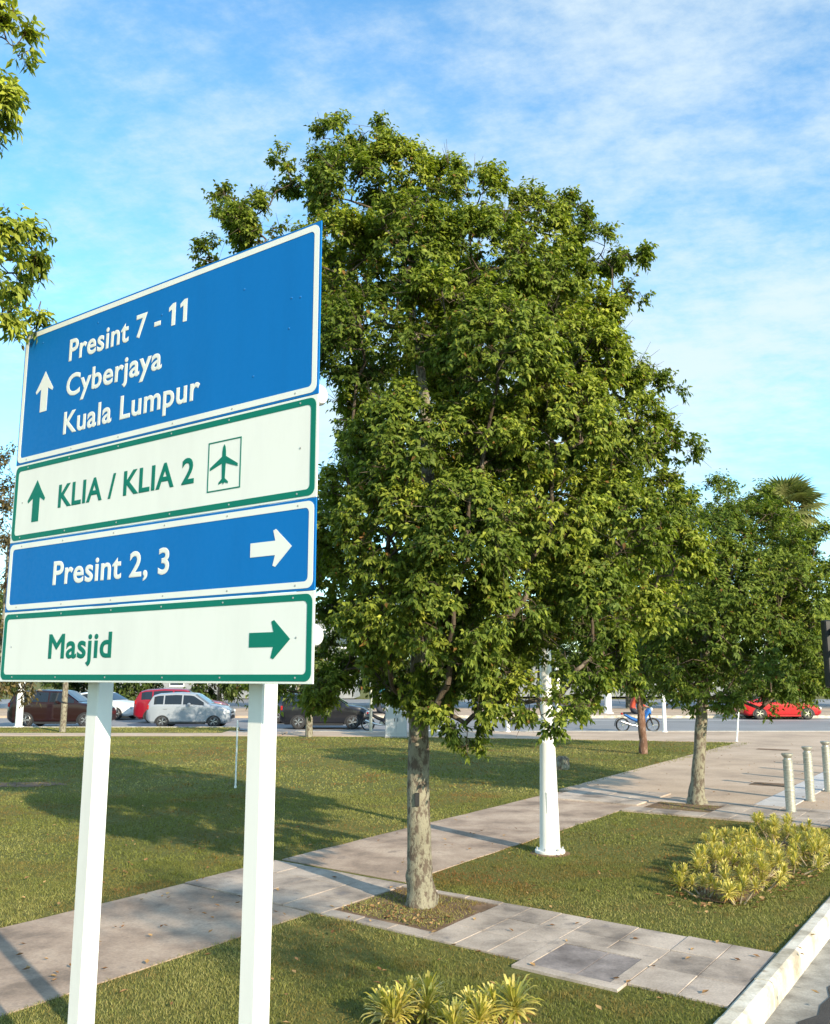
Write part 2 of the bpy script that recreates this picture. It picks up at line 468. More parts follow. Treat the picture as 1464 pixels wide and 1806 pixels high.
sheet('stop_line', [(-1.4, 38.1), (1.2, 40.4), (1.7, 40.0), (-0.9, 37.7)], -0.116, M['roadpaint'], uvs=False)

# concrete footpath, in cast bays
fp = empty('footpath'); tag(fp, kind='structure')
edges = [-14, -9.5, -5, -0.6, 3.4]
rj = random.Random(8)
def bay(u0, u1, k0=0.0, k1=0.0):
    n = 9
    near = [(u0 + (u1 - u0) * i / n + (5.84 * (k0 * (1 - i / n) + k1 * i / n)), 5.83 + rj.uniform(-0.012, 0.012)) for i in range(n + 1)]
    far = [(u0 + (u1 - u0) * i / n + (7.76 * (k0 * (1 - i / n) + k1 * i / n)), 7.76 + rj.uniform(-0.015, 0.015)) for i in range(n, -1, -1)]
    MB().prism([P(*q) for q in near + far], -0.12, 0.008).build('concrete_bay', M['path'], fp)
for a, b in zip(edges[:-1], edges[1:]): bay(a + 0.004, b - 0.004)
bay(3.404, 6.46, 0, 0.1)
bay(8.02, 12.2, 0.1, 0); bay(12.21, 16.55)

# paving band of slabs from the kerb across to the path, with a tree pit left out
SK = 0.1
def u0f(v): return 6.48 + SK * v
def u1f(v): return 7.92 + SK * v
band = empty('slab_paving'); tag(band, kind='structure')
slab_cache = {}
rs = random.Random(12)
def slab(parent, pts, z, material, th=0.06, inset=0.003):
    cx = sum(q[0] for q in pts) / len(pts); cy = sum(q[1] for q in pts) / len(pts)
    q2 = []
    for (a, b) in pts:
        du, dv = a - cx, b - cy; L = math.hypot(du, dv)
        q2.append((cx + du * (1 - inset * 1.4 / L), cy + dv * (1 - inset * 1.4 / L)))
    mb = MB(); w = [P(*q) for q in q2]
    c = P(cx, cy)
    wi = [(c[0] + (x - c[0]) * 0.985, c[1] + (y - c[1]) * 0.985) for x, y in w]
    n = len(w); tl = [rs.uniform(-0.003, 0.003) for _ in range(n)]
    vs_ = [(x, y, z - th) for x, y in w] + [(x, y, z - 0.003) for x, y in w] + [(x, y, z + tl[i]) for i, (x, y) in enumerate(wi)]
    fs_ = [tuple(2 * n + i for i in range(n))]
    for r_ in (0, n):
        for i in range(n):
            j = (i + 1) % n; fs_.append((r_ + i, r_ + j, r_ + n + j, r_ + n + i))
    return mb.add(vs_, fs_).build('paving_slab', material, parent)
vcuts = [1.905, 2.26, 2.635, 3.08, 3.525, 3.85, 4.18, 4.50]
rows = [0.0, 0.335, 0.67, 1.0]
def bu(t, v): return u0f(v) + (u1f(v) - u0f(v)) * t
for i in range(len(vcuts) - 1):
    va, vb = vcuts[i], vcuts[i + 1]
    for j in range(3):
        ta, tb = rows[j], rows[j + 1]
        if j == 0 and 2.6 < va < 3.4 : continue            # room for the inspection cover
        if j == 1 and 2.6 < va < 3.4: ta = 0.478
        slab(band, [(bu(ta, va), va), (bu(tb, va), va), (bu(tb, vb), vb), (bu(ta, vb), vb)], 0.016 + rs.uniform(-0.002, 0.002), M['slab'])
# narrow edging slabs round the pit
for t0, t1 in ((0.0, 0.12), (0.93, 1.0)):
    for va, vb in ((4.50, 4.9), (4.9, 5.3), (5.3, 5.72)):
        slab(band, [(bu(t0, va), va), (bu(t1, va), va), (bu(t1, vb), vb), (bu(t0, vb), vb)], 0.016, M['slab'])
# the part crossing the footpath
cv = [5.72, 6.24, 6.75, 7.26, 7.76]
for i in range(4):
    for j in range(3):
        va, vb = cv[i], cv[i + 1]; ta, tb = rows[j], rows[j + 1]
        slab(band, [(bu(ta, va), va), (bu(tb, va), va), (bu(tb, vb), vb), (bu(ta, vb), vb)], 0.016 + rs.uniform(-0.0015, 0.0015), M['slab'])
# bedding under the slabs
MB().prism([P(u0f(v) + d, v) for v, d in ((1.9, 0.01), (7.74, 0.01))] + [P(u1f(v) - 0.01, v) for v in (7.74, 1.9)], -0.06, 0.005).build('bedding', M['joint'], band)
# weeds and grit in pit
sheet('tree_pit', [(bu(0.13, 4.5), 4.51), (bu(0.92, 4.5), 4.51), (bu(0.92, 5.7), 5.71), (bu(0.13, 5.7), 5.71)], 0.0095, M['soil'])

# inspection cover with its concrete frame
cvr = empty('inspection_cover'); tag(cvr, 'dark square concrete inspection cover in pale frame set in the paving', 'manhole cover')
U0, U1, V0, V1 = 6.60, 7.46, 2.64, 3.52
def fr(a, b, c, d, z, mat, name, th=0.10): return MB().prism([P(a, c), P(b, c), P(b, d), P(a, d)], z - th, z).build(name, mat, cvr)
def sk(v): return SK * (v - 3.0)
for (a, b, c, d) in ((U0, U0 + 0.11, V0, V1), (U1 - 0.09, U1, V0, V1), (U0 + 0.112, U1 - 0.092, V0, V0 + 0.10), (U0 + 0.112, U1 - 0.092, V1 - 0.10, V1)):
    MB().prism([P(a + sk(c), c), P(b + sk(c), c), P(b + sk(d), d), P(a + sk(d), d)], -0.08, 0.020).build('frame_bar', M['slab'], cvr)
mid_v = 3.02
for c, d in ((V0 + 0.106, mid_v - 0.004), (mid_v + 0.004, V1 - 0.106)):
    MB().prism([P(U0 + 0.118 + sk(c), c), P(U1 - 0.098 + sk(c), c), P(U1 - 0.098 + sk(d), d), P(U0 + 0.118 + sk(d), d)], -0.05, 0.016).build('cover_plate', M['cover'], cvr)

# second paving band (farther) with its pit
band2 = empty('far_slab_paving'); tag(band2, kind='structure')
v2 = [1.92 + 0.43 * i for i in range(14)]
for i in range(13):
    va, vb = v2[i], v2[i + 1]
    if vb > 7.75: break
    for ua, ub in ((14.86, 15.30), (15.30, 15.75), (15.75, 16.22), (16.22, 16.68)):
        if 4.40 < (va + vb) / 2 < 5.72 and 14.95 < ua < 16.2 and ub > 15.4: continue
        if va > 5.6: ua += 0.7; ub += 0.7
        slab(band2, [(ua, va), (ub, va), (ub, vb), (ua, vb)], 0.032, M['slab'], 0.03)
for i in range(12):
    ua = 16.70 + 0.62 * i
    slab(band2, [(ua, 3.55), (ua + 0.62, 3.55), (ua + 0.62, 4.15), (ua, 4.15)], 0.026, M['pale'], 0.03)
sheet('far_tree_pit', [(15.32, 4.5), (16.22, 4.5), (16.22, 5.62), (15.32, 5.62)], 0.020, M['soil'])
for k, (ua, va, lu, lv) in enumerate(((20.0, 4.5, 0.55, 0.95), (29.2, 6.6, 0.4, 0.9))):
    o = sheet('drain_pit', [(ua - lu / 2, va - lv / 2), (ua + lu / 2, va - lv / 2), (ua + lu / 2, va + lv / 2), (ua - lu / 2, va + lv / 2)], 0.016, M['soil'])

# kerb of cast stones
kb = empty('kerb'); tag(kb, kind='structure')
def kerb_mesh(L):
    bm = bmesh.new()
    prof = [(1.745, -0.22), (1.885, -0.22), (1.885, 0.028), (1.868, 0.036), (1.782, 0.036), (1.758, 0.022), (1.748, -0.02)]
    a = [bm.verts.new((0.004, v, z)) for v, z in prof]; b = [bm.verts.new((L - 0.004, v, z)) for v, z in prof]
    bm.faces.new(a); bm.faces.new(list(reversed(b)))
    for i in range(len(prof)):
        j = (i + 1) % len(prof); bm.faces.new((a[i], b[i], b[j], a[j]))
    bmesh.ops.recalc_face_normals(bm, faces=bm.faces[:])
    me = bpy.data.meshes.new('kerb_stone'); bm.to_mesh(me); bm.free(); return me
km = kerb_mesh(0.9); km.materials.append(M['kerb'])
for i in range(46):
    o = link('kerb_stone', km, None, kb)
    o.rotation_euler = (0, 0, STREET_RZ)
    o.location = (*P(-8 + 0.9 * i, 0), rs.uniform(-0.004, 0.004))

# ================================================================== grass blades
def in_grass(x, y):
    u, v = to_uv(x, y)
    e = 0.05 * (value_noise(x, y, 5.0, 31) - 0.45)
    a = (v > 1.90 - e) & (v < 5.83 + e) & (u < u0f(v) + e)
    b = (v > 1.90 - e) & (v < 5.83 + e) & (u > u1f(v) - e) & (u < 14.86 + e)
    c = (v > 7.77 - e) & (y < 33.6 - 0.24 * np.maximum(x, 0))
    cov = (u > 6.55) & (u < 7.6) & (v > 2.6) & (v < 3.56)
    pit = ((u > bu(0.16, v)) & (u < bu(0.90, v)) & (v > 4.55) & (v < 5.68))
    pit2 = ((u > 15.36) & (u < 16.2) & (v > 4.55) & (v < 5.6))
    verge = (y > 36.1) & (y < 39.8) & (x < -7.6)
    return ((a | b | c) & ~cov) | verge, pit | pit2
nrng = np.random.default_rng(5)
def value_noise(x, y, s, seed):
    r = np.random.default_rng(seed).random((256, 256))
    X = x * s; Y = y * s; ix = np.floor(X).astype(int); iy = np.floor(Y).astype(int); fx = X - ix; fy = Y - iy
    fx = fx * fx * (3 - 2 * fx); fy = fy * fy * (3 - 2 * fy)
    q = lambda i, j: r[(ix + i) % 256, (iy + j) % 256]
    return (q(0, 0) * (1 - fx) + q(1, 0) * fx) * (1 - fy) + (q(0, 1) * (1 - fx) + q(1, 1) * fx) * fy
def scatter_grass(y0, y1, dens, h, w):
    hw = 0.50
    area = (y1 - y0) * (y1 + y0) * hw + 2 * (y1 - y0) * 1.2
    n = int(area * dens)
    y = np.sqrt(nrng.random(n) * (y1 ** 2 - y0 ** 2) + y0 ** 2)
    x = (nrng.random(n) * 2 - 1) * (y * hw + 1.2)
    ok, pit = in_grass(x, y)
    bare = value_noise(x, y, 1.3, 3) * 0.6 + value_noise(x, y, 4.1, 4) * 0.4
    keep = (ok & (nrng.random(n) < np.clip(1.75 - 1.6 * bare, 0.25, 1))) | (pit & (bare < 0.72) & (nrng.random(n) < 0.9))
    x, y, bare = x[keep], y[keep], bare[keep]; n = len(x)
    hh = h * nrng.uniform(0.45, 1.3, n) * (1.2 - 0.5 * bare) * (1 + 1.1 * np.clip(value_noise(x, y, 6.3, 9) - 0.74, 0, 1) * 4); ww = w * nrng.uniform(0.7, 1.3, n)
    a = nrng.random(n) * 2 * np.pi; t = nrng.random(n) * 2 * np.pi; lean = nrng.uniform(0.15, 0.95, n) * hh
    dx, dy = np.cos(a) * ww, np.sin(a) * ww; lx, ly = np.cos(t) * lean, np.sin(t) * lean
    z0 = np.where(pit[keep], 0.007, -0.004)
    V = np.empty((n, 5, 3), np.float32)
    V[:, 0] = np.stack([x - dx, y - dy, z0], 1); V[:, 1] = np.stack([x + dx, y + dy, z0], 1)
    V[:, 2] = np.stack([x - dx * .7 + lx * .4, y - dy * .7 + ly * .4, z0 + hh * .62], 1); V[:, 3] = np.stack([x + dx * .7 + lx * .4, y + dy * .7 + ly * .4, z0 + hh * .62], 1)
    V[:, 4] = np.stack([x + lx * 1.25, y + ly * 1.25, z0 + hh * .92], 1)
    F = np.array([[0, 1, 3], [0, 3, 2], [2, 3, 4]]) if y1 < 9 else np.array([[0, 1, 4]])
    age_tone = np.clip(0.20 + 0.75 * value_noise(x, y, 0.55, 7) * nrng.uniform(0.5, 1.3, n), 0, 1)
    brown = np.clip((bare - 0.50) * 1.7 + np.clip(value_noise(x, y, 0.8, 12) * .6 + value_noise(x, y, 2.9, 13) * .4 - 0.60, 0, 1) * 2.2 + (nrng.random(n) < 0.10) * 0.55 * nrng.random(n), 0, 0.85)
    col = np.stack([age_tone, nrng.uniform(0.7, 1.25, n), brown, np.ones(n)], 1)
    return V.reshape(-1, 3), (np.arange(n)[:, None, None] * 5 + F[None]).reshape(-1, 3), np.repeat(col, 5, 0)
parts = [scatter_grass(4.6, 7.6, 6000, 0.026, 0.0026), scatter_grass(7.6, 11.5, 3600, 0.027, 0.0046), scatter_grass(11.5, 18, 1250, 0.028, 0.0080), scatter_grass(18, 40, 260, 0.034, 0.016)]
off = 0; VV = []; FF = []; CC = []
for v_, f_, c_ in parts:
    VV.append(v_); FF.append(f_ + off); CC.append(c_); off += len(v_)
go = link('grass', np_mesh('grass', np.concatenate(VV), np.concatenate(FF), np.concatenate(CC)), M['blade'])
tag(go, 'short patchy mown grass covering the lawns beside the footpath', 'grass', kind='stuff')

# worn earth patch on the left lawn
wp = []
wr = random.Random(41)
for k in range(26):
    a = 2 * math.pi * k / 26; wp.append((-8.3 + (1.35 + wr.uniform(-.3, .3)) * math.cos(a), 19.3 + (0.42 + wr.uniform(-.14, .14)) * math.sin(a)))
sheet('worn_patch', wp, 0.006, M['soil'], uvs=False)
# fallen leaves
def litter(n, region, seed, name, label, size=0.05):
    r = np.random.default_rng(seed); V = []; F = []; K = []
    got = 0
    while got < n:
        x, y = region(r)
        ok, pit = in_grass(np.array([x]), np.array([y]))
        z = 0.026 if ok[0] else 0.020
        L = size * r.uniform(0.6, 1.3); W = L * r.uniform(0.22, 0.36); a = r.random() * 6.28
        c, s = math.cos(a), math.sin(a); b = len(V)
        tilt = r.uniform(-0.3, 0.3)
        for (lx, ly, lz) in ((0, 0, 0), (L * .45, W, 0.25 * W + 0.006), (L * .45, 0, 0), (L * .45, -W, 0.35 * W + 0.004), (L, 0, 0.012)):
            V.append((x + lx * c - ly * s, y + lx * s + ly * c, z + lz + lx * tilt * 0.3 + 0.004))
        F += [(b, b + 2, b + 1), (b, b + 3, b + 2), (b + 2, b + 4, b + 1), (b + 3, b + 4, b + 2)]
        t = (r.random(), r.uniform(0.7, 1.2), 0.0, 1.0); K += [t] * 5
        got += 1
    o = link(name, np_mesh(name, V, F, K), M['litter']); tag(o, label, 'leaf litter', kind='stuff'); return o
def reg_all(r):
    y = math.sqrt(r.random() * (30 ** 2 - 5.5 ** 2) + 5.5 ** 2) if r.random() < 0.6 else r.uniform(5.5, 14)
    return r.uniform(-1, 1) * (y * 0.5 + 0.6), y
litter(800, reg_all, 21, 'fallen_leaves', 'brown and orange fallen leaves scattered over lawn and paths', 0.055)
# ================================================================== direction sign
sg = empty('direction_sign', (-2.3567, 5.2815, 0.0), -R(36.33))
tag(sg, 'large blue and white road direction sign with four panels on two white posts', 'road sign')
SW = 2.40; SZ = 2.161
for px0 in (0.628, 1.862):
    po = MB().bevbox((px0 + 0.0615, 0.185, 1.95), (0.098, 0.098, 4.3), 0.006).build('post', M['post_white'], sg)
    MB().bevbox((px0 + 0.0615, 0.185, 4.108), (0.112, 0.112, 0.014), 0.003).build('post_cap', M['post_white'], po)
    MB().bevbox((px0 + 0.0615, 0.185, 0.012), (0.24, 0.24, 0.02), 0.003).build('base_plate', M['post_white'], po)
for z in (0.205, 1.276):
    tb = MB()
    prof = [(0.012, -0.03), (0.038, -0.024), (0.05, -0.005), (0.05, 2.338), (0.040, 2.352), (0.012, 2.358)]
    tb.lathe(prof, 18, (0, 0.074, SZ + z), 'X').build('rail', M['white'], sg, True)
    for px0 in (0.628, 1.862):
        MB().box((px0 + 0.0615, 0.135, SZ + z), (0.05, 0.02, 0.13)).build('clamp', M['rivet'], sg)

def rrect(x0, x1, z0, z1, r, n=6):
    pts = []
    for cx_, cz_, a0 in ((x1 - r, z1 - r, 0), (x0 + r, z1 - r, 90), (x0 + r, z0 + r, 180), (x1 - r, z0 + r, 270)):
        for i in range(n + 1):
            t = R(a0 + 90 * i / n); pts.append((cx_ + r * math.cos(t), cz_ + r * math.sin(t)))
    return pts
def flat_mesh(polys, y, th=0.0014):
    """outline polygons in the sign plane (x, z) given real thickness"""
    mb = MB()
    for pl in polys:
        n = len(pl)
        mb.add([(x, y, z) for x, z in pl] + [(x, y - th, z) for x, z in pl],
               [tuple(range(n)), tuple(n + i for i in reversed(range(n)))] + [(i, n + i, n + (i + 1) % n, (i + 1) % n) for i in range(n)])
    return mb
def ring_mesh(o_, i_, y, th=0.0014):
    n = len(o_); mb = MB()
    v = [(x, y - th, z) for x, z in o_] + [(x, y - th, z) for x, z in i_] + [(x, y, z) for x, z in o_] + [(x, y, z) for x, z in i_]
    f = []
    for k in range(n):
        j = (k + 1) % n
        f += [(k, j, n + j, n + k), (2 * n + k, 2 * n + j, j, k), (n + k, n + j, 3 * n + j, 3 * n + k)]
    return mb.add(v, f)
def text_mesh(body, x0, width, base, cap, y, mat, parent, bold=0.024):
    cu = bpy.data.curves.new('lettering', 'FONT'); cu.body = body; cu.size = 1.0; cu.bevel_depth = bold; cu.bevel_resolution = 0; cu.extrude = 0.0; cu.resolution_u = 4
    cu.space_character = 1.05
    ob = bpy.data.objects.new('lettering', cu); C.objects.link(ob)
    bpy.context.view_layer.update()
    me = bpy.data.meshes.new_from_object(ob.evaluated_get(bpy.context.evaluated_depsgraph_get()))
    bpy.data.objects.remove(ob)
    co = np.empty(len(me.vertices) * 3, np.float32); me.vertices.foreach_get('co', co); co = co.reshape(-1, 3)
    faces = [list(p_.vertices) for p_ in me.polygons]
    # one mesh per word: faces grouped where the gap along the line is wide
    iv = sorted((co[f_, 0].min(), co[f_, 0].max(), i) for i, f_ in enumerate(faces))
    groups = [[]]; mx = iv[0][1]
    for a_, b_, i in iv:
        if a_ > mx + 0.14: groups.append([])
        groups[-1].append(i); mx = max(mx, b_)
    sx = width / (co[:, 0].max() - co[:, 0].min()); sz = cap / CAPH
    new = np.stack([x0 + (co[:, 0] - co[:, 0].min()) * sx, y - 0.0010 - co[:, 2] * 0.05, base + co[:, 1] * sz], 1)
    for gidx in groups:
        used = sorted({v_ for i in gidx for v_ in faces[i]}); mp = {v_: k for k, v_ in enumerate(used)}
        m2 = bpy.data.meshes.new('lettering'); m2.from_pydata([tuple(new[v_]) for v_ in used], [], [[mp[v_] for v_ in faces[i]] for i in gidx]); m2.update()
        link('lettering', m2, mat, parent)
def measure_cap():
    cu = bpy.data.curves.new('lettering', 'FONT'); cu.body = 'K'; cu.size = 1.0
    ob = bpy.data.objects.new('lettering', cu); C.objects.link(ob); bpy.context.view_layer.update()
    me = bpy.data.meshes.new_from_object(ob.evaluated_get(bpy.context.evaluated_depsgraph_get()))
    z = [v.co.y for v in me.vertices]; bpy.data.objects.remove(ob); return max(z)
CAPH = measure_cap()
rv = MB().lathe([(0.0048, 0), (0.0045, -0.002), (0.002, -0.003)], 8, (0, 0, 0), 'Y').mesh('rivet'); rv.materials.append(M['rivet'])
rvb = rv.copy(); rvb.materials.clear(); rvb.materials.append(M['rivet_blue'])
panels = [(1.2525, 2.069, 'blue'), (0.7905, 1.2510, 'white'), (0.3900, 0.7890, 'blue'), (0.0, 0.3885, 'white')]
prs = random.Random(3)
pobj = []
for (z0, z1, colr) in panels:
    bodym = M['sign_blue'] if colr == 'blue' else M['sign_white']
    markm = M['sign_white'] if colr == 'blue' else M['sign_green']
    mb = MB().bevbox((SW / 2, 0.0035, SZ + (z0 + z1) / 2), (SW, 0.007, z1 - z0), 0.0015)
    pn = mb.build('panel', bodym, sg)
    pn['label'] = 'blue sign panel with white border' if colr == 'blue' else 'white sign panel with green border'
    m0, wd = (0.011, 0.029)
    ring_mesh(rrect(m0, SW - m0, SZ + z0 + m0, SZ + z1 - m0, 0.035), rrect(m0 + wd, SW - m0 - wd, SZ + z0 + m0 + wd, SZ + z1 - m0 - wd, 0.022), -0.0002).build('border', markm, pn)
    for k in range(6):
        for zz_ in (z0 + m0 + wd / 2, z1 - m0 - wd / 2):
            if colr == 'blue' and z1 > 2 and zz_ > 2: continue
            o = link('rivet', rv, None, pn); o.location = (0.12 + k * (SW - 0.24) / 5 + prs.uniform(-.02, .02), -0.001, SZ + zz_)
    pobj.append((pn, markm))
for _ in range(10):
    o = link('rivet', rvb, None, pobj[0][0]); o.location = (prs.choice((0.16, 0.72, 1.3, 1.95, 2.24)) + prs.uniform(-.05, .05), 0.0, SZ + prs.uniform(1.4, 1.98))
for pi_ in (1, 3):
    for s_ in (0.1, 2.3):
        o = link('rivet', rv, None, pobj[pi_][0]); o.location = (s_, 0.0, SZ + (panels[pi_][0] + panels[pi_][1]) / 2)
Y0 = -0.0003
for pi_, body, x0, w, base in ((0, 'Presint 7 -', 0.47, 0.815, 1.803), (0, 'Cyberjaya', 0.465, 0.845, 1.592), (0, 'Kuala Lumpur', 0.462, 1.153, 1.374),
                               (1, 'KLIA / KLIA 2', 0.462, 1.137, 0.955), (2, 'Presint 2, 3', 0.462, 0.982, 0.525), (3, 'Masjid', 0.468, 0.556, 0.128)):
    text_mesh(body, x0, w, SZ + base, 0.122, Y0, pobj[pi_][1], pobj[pi_][0])
for x1 in (1.372, 1.462):                                  # the two flagged numeral ones
    zb = SZ + 1.803
    flat_mesh([[(x1, zb), (x1 + 0.028, zb), (x1 + 0.028, zb + 0.122), (x1 + 0.006, zb + 0.122), (x1 - 0.024, zb + 0.104), (x1 - 0.024, zb + 0.082), (x1, zb + 0.090)]], Y0).build('lettering', pobj[0][1], pobj[0][0])
def arrow_up(x, zt, zb):
    h = 0.034; sh = zt - 0.115
    a = [(x, zt), (x + 0.046, zt - 0.062), (x + 0.088, sh + 0.002), (x + 0.080, sh - 0.012), (x + h, sh + 0.012), (x + h, zb), (x - h, zb), (x - h, sh + 0.012), (x - 0.080, sh - 0.012), (x - 0.088, sh + 0.002), (x - 0.046, zt - 0.062)]
    return [(q, SZ + w) for q, w in a]
def arrow_right(xt, z, xb):
    h = 0.032; sh = xt - 0.118
    a = [(xt, z), (sh + 0.02, z + 0.084), (sh + 0.004, z + 0.078), (sh + 0.018, z + h), (xb, z + h), (xb, z - h), (sh + 0.018, z - h), (sh + 0.004, z - 0.078), (sh + 0.02, z - 0.084)]
    return [(q, SZ + w) for q, w in a]
flat_mesh([arrow_up(0.244, 1.787, 1.543)], Y0).build('arrow', pobj[0][1], pobj[0][0])
flat_mesh([arrow_up(0.242, 1.137, 0.896)], Y0).build('arrow', pobj[1][1], pobj[1][0])
flat_mesh([arrow_right(2.262, 0.589, 2.006)], Y0).build('arrow', pobj[2][1], pobj[2][0])
flat_mesh([arrow_right(2.265, 0.189, 2.016)], Y0).build('arrow', pobj[3][1], pobj[3][0])
# airport symbol: a thin frame and an aircraft seen from above, nose up
def rect(a, b, c, d): return [(a, SZ + c), (b, SZ + c), (b, SZ + d), (a, SZ + d)]
ring_mesh([(1.697, SZ + 0.890), (1.924, SZ + 0.890), (1.924, SZ + 1.133), (1.697, SZ + 1.133)], [(1.703, SZ + 0.896), (1.918, SZ + 0.896), (1.918, SZ + 1.127), (1.703, SZ + 1.127)], Y0).build('symbol_frame', M['sign_green'], pobj[1][0])
cxp, ct = 1.808, 1.112
half = [(0, 0), (0.008, -0.012), (0.012, -0.035), (0.013, -0.058), (0.095, -0.104), (0.095, -0.118), (0.013, -0.092), (0.010, -0.165), (0.032, -0.182), (0.032, -0.192), (0.006, -0.184), (0, -0.194)]
plane_pts = [(cxp + x, SZ + ct + z) for x, z in half] + [(cxp - x, SZ + ct + z) for x, z in reversed(half[1:-1])]
flat_mesh([plane_pts], Y0).build('aircraft_symbol', M['sign_green'], pobj[1][0])

# ================================================================== trees
def seg_tubes(A, B, ra, rb, k):
    """many short frusta at once"""
    n = len(A); D = B - A; L = np.linalg.norm(D, axis=1, keepdims=True) + 1e-9; D = D / L
    ref = np.where(np.abs(D[:, 2:3]) < 0.9, np.array([[0, 0, 1.0]]), np.array([[1.0, 0, 0]]))
    X = np.cross(D, ref); X /= np.linalg.norm(X, axis=1, keepdims=True); Y = np.cross(D, X)
    t = np.arange(k) * 2 * np.pi / k
    ringv = X[:, None] * np.cos(t)[None, :, None] + Y[:, None] * np.sin(t)[None, :, None]
    V = np.concatenate([A[:, None] + ringv * ra[:, None, None], B[:, None] + D[:, None] * (rb[:, None, None] * 0.3) + ringv * rb[:, None, None]], 1)
    f = np.array([[i, (i + 1) % k, k + (i + 1) % k, k + i] for i in range(k)])
    F = np.arange(n)[:, None, None] * (2 * k) + f[None]
    return V.reshape(-1, 3), F.reshape(-1, 4)

def unit(a): return a / (np.linalg.norm(a, axis=-1, keepdims=True) + 1e-9)

def grow_crown(trunk, lobes, dens, leaf, seed, twigs=4, per=6, tw_len=(0.12, 0.24), bare=0.0, young=0.45, droop=0.55, brown_lobes=(), trunk_r=0.08, wid=0.21, jit=0.3, cull=0.85, clump=7, spread=0.22, min_shoots=6, shrink=0.0, limb=0.0030):
    r = np.random.default_rng(seed)
    lobes = np.array(lobes, float); cen = lobes[:, :3]; rad = np.maximum(lobes[:, 3] - shrink, lobes[:, 3] * 0.6)
    # skeleton: trunk top, then limbs to each lobe, then shoots
    nodes = [np.array(q, float) for q in trunk]; par = [-1] + list(range(len(trunk) - 1)); 
    ntrunk = len(trunk)
    plen = [0.0]
    for k_ in range(1, ntrunk): plen.append(plen[-1] + float(np.linalg.norm(nodes[k_] - nodes[k_ - 1])))
    top = nodes[-1]
    order = np.argsort(np.linalg.norm(cen - np.array(trunk[len(trunk) // 2]), axis=1))
    def connect(tgt, steps, sag):
        arr = np.array(nodes); d = np.linalg.norm(arr - tgt, axis=1)
        cost = d + 0.6 * np.maximum(0, arr[:, 2] - tgt[2] + 0.1) + 0.3 * np.array(plen)
        cost[:max(1, ntrunk - 6)] += 3.0
        i = int(np.argmin(cost)); a = nodes[i]; p_ = i
        for s in range(1, steps + 1):
            t = s / steps; q = a + (tgt - a) * t
            if s < steps: q = q + r.normal(0, 0.05, 3) * d[i] + np.array([0, 0, sag * d[i] * math.sin(math.pi * t)])
            plen.append(plen[p_] + float(np.linalg.norm(q - nodes[p_])))
            nodes.append(q); par.append(p_); p_ = len(nodes) - 1
        return p_
    for i in order: connect(cen[i] - np.array([0, 0, 0.25]) * rad[i], 4, 0.10)
    # shoots
    att = []; lob = []
    for i in range(len(lobes)):
        n = max(min_shoots, int(dens * rad[i] ** 2))
        ns = max(3, int(n / clump)); sub = unit(r.normal(size=(ns, 3)))
        d = unit(sub[r.integers(0, ns, n)] + r.normal(0, spread, (n, 3))); d[:, 2] = np.where(d[:, 2] < -0.55, d[:, 2] * 0.6, d[:, 2]); d = unit(d)
        q = cen[i] + d * rad[i] * (1 - jit * r.random((n, 1)) ** 1.5 + 0.10 * r.random((n, 1)))
        att.append(q); lob += [i] * n
    att = np.concatenate(att); lob = np.array(lob)
    dd = np.linalg.norm(att[:, None] - cen[None], axis=2) / rad[None]
    dd[np.arange(len(att)), lob] = 9
    inside = dd.min(1) < 0.62
    keep = (~inside) | (r.random(len(att)) > cull)
    att, lob = att[keep], lob[keep]
    o2 = np.argsort(np.linalg.norm(att - cen[lob], axis=1) / rad[lob]); att, lob = att[o2], lob[o2]
    tips = []
    nb = len(nodes)
    arrN = None
    for k in range(len(att)):
        if k % 40 == 0: arrN = np.array(nodes)
        d = np.linalg.norm(arrN - att[k], axis=1) + 0.25 * np.maximum(0, arrN[:, 2] - att[k, 2])
        d[:max(1, ntrunk - 6)] += 3.0
        i = int(np.argmin(d)); m_ = (nodes[i] + att[k]) / 2 + r.normal(0, 0.035, 3) + np.array([0, 0, 0.02])
        nodes.append(m_); par.append(i); nodes.append(att[k]); par.append(len(nodes) - 2); tips.append(len(nodes) - 1)
    N = np.array(nodes); Pn = np.array(par)
    cnt = np.zeros(len(N)); cnt[tips] = 1
    for i in range(len(N) - 1, 0, -1):
        if Pn[i] >= 0: cnt[Pn[i]] += cnt[i]
    br = np.minimum(limb * np.maximum(cnt, 1) ** 0.35, trunk_r)
    idx = np.array([i for i in range(ntrunk, len(N))])
    br_p = np.minimum(br[Pn[idx]], br[idx] * 1.5)
    Vs, Fs = [], []; o_ = 0
    for k, msk in ((3, br[idx] < 0.009), (6, br[idx] >= 0.009)):
        if msk.sum() == 0: continue
        v, f = seg_tubes(N[Pn[idx[msk]]], N[idx[msk]], br_p[msk], br[idx[msk]], k)
        Vs.append((v, f, k)); 
    # leafy twigs
    is_bare = r.random(len(att)) < bare
    out = unit(unit(att - cen[lob]) + 0.45 * unit(att - cen.mean(0)))
    la = att[~is_bare]; lo = out[~is_bare]; ll = lob[~is_bare]
    n = len(la)
    T = np.repeat(la, twigs, 0); O = np.repeat(lo, twigs, 0); LB = np.repeat(ll, twigs)
    td = unit(O * 0.8 + r.normal(0, 0.6, T.shape) + np.array([0, 0, 0.25]))
    tl = r.uniform(*tw_len, (len(T), 1))
    E_ = T + td * tl
    ks = np.arange(len(T)) % 3 == 0                        # only some twigs are stout enough to show
    v, f = seg_tubes(T[ks], E_[ks], np.full(ks.sum(), 0.0024), np.full(ks.sum(), 0.001), 3); Vs.append((v, f, 3))
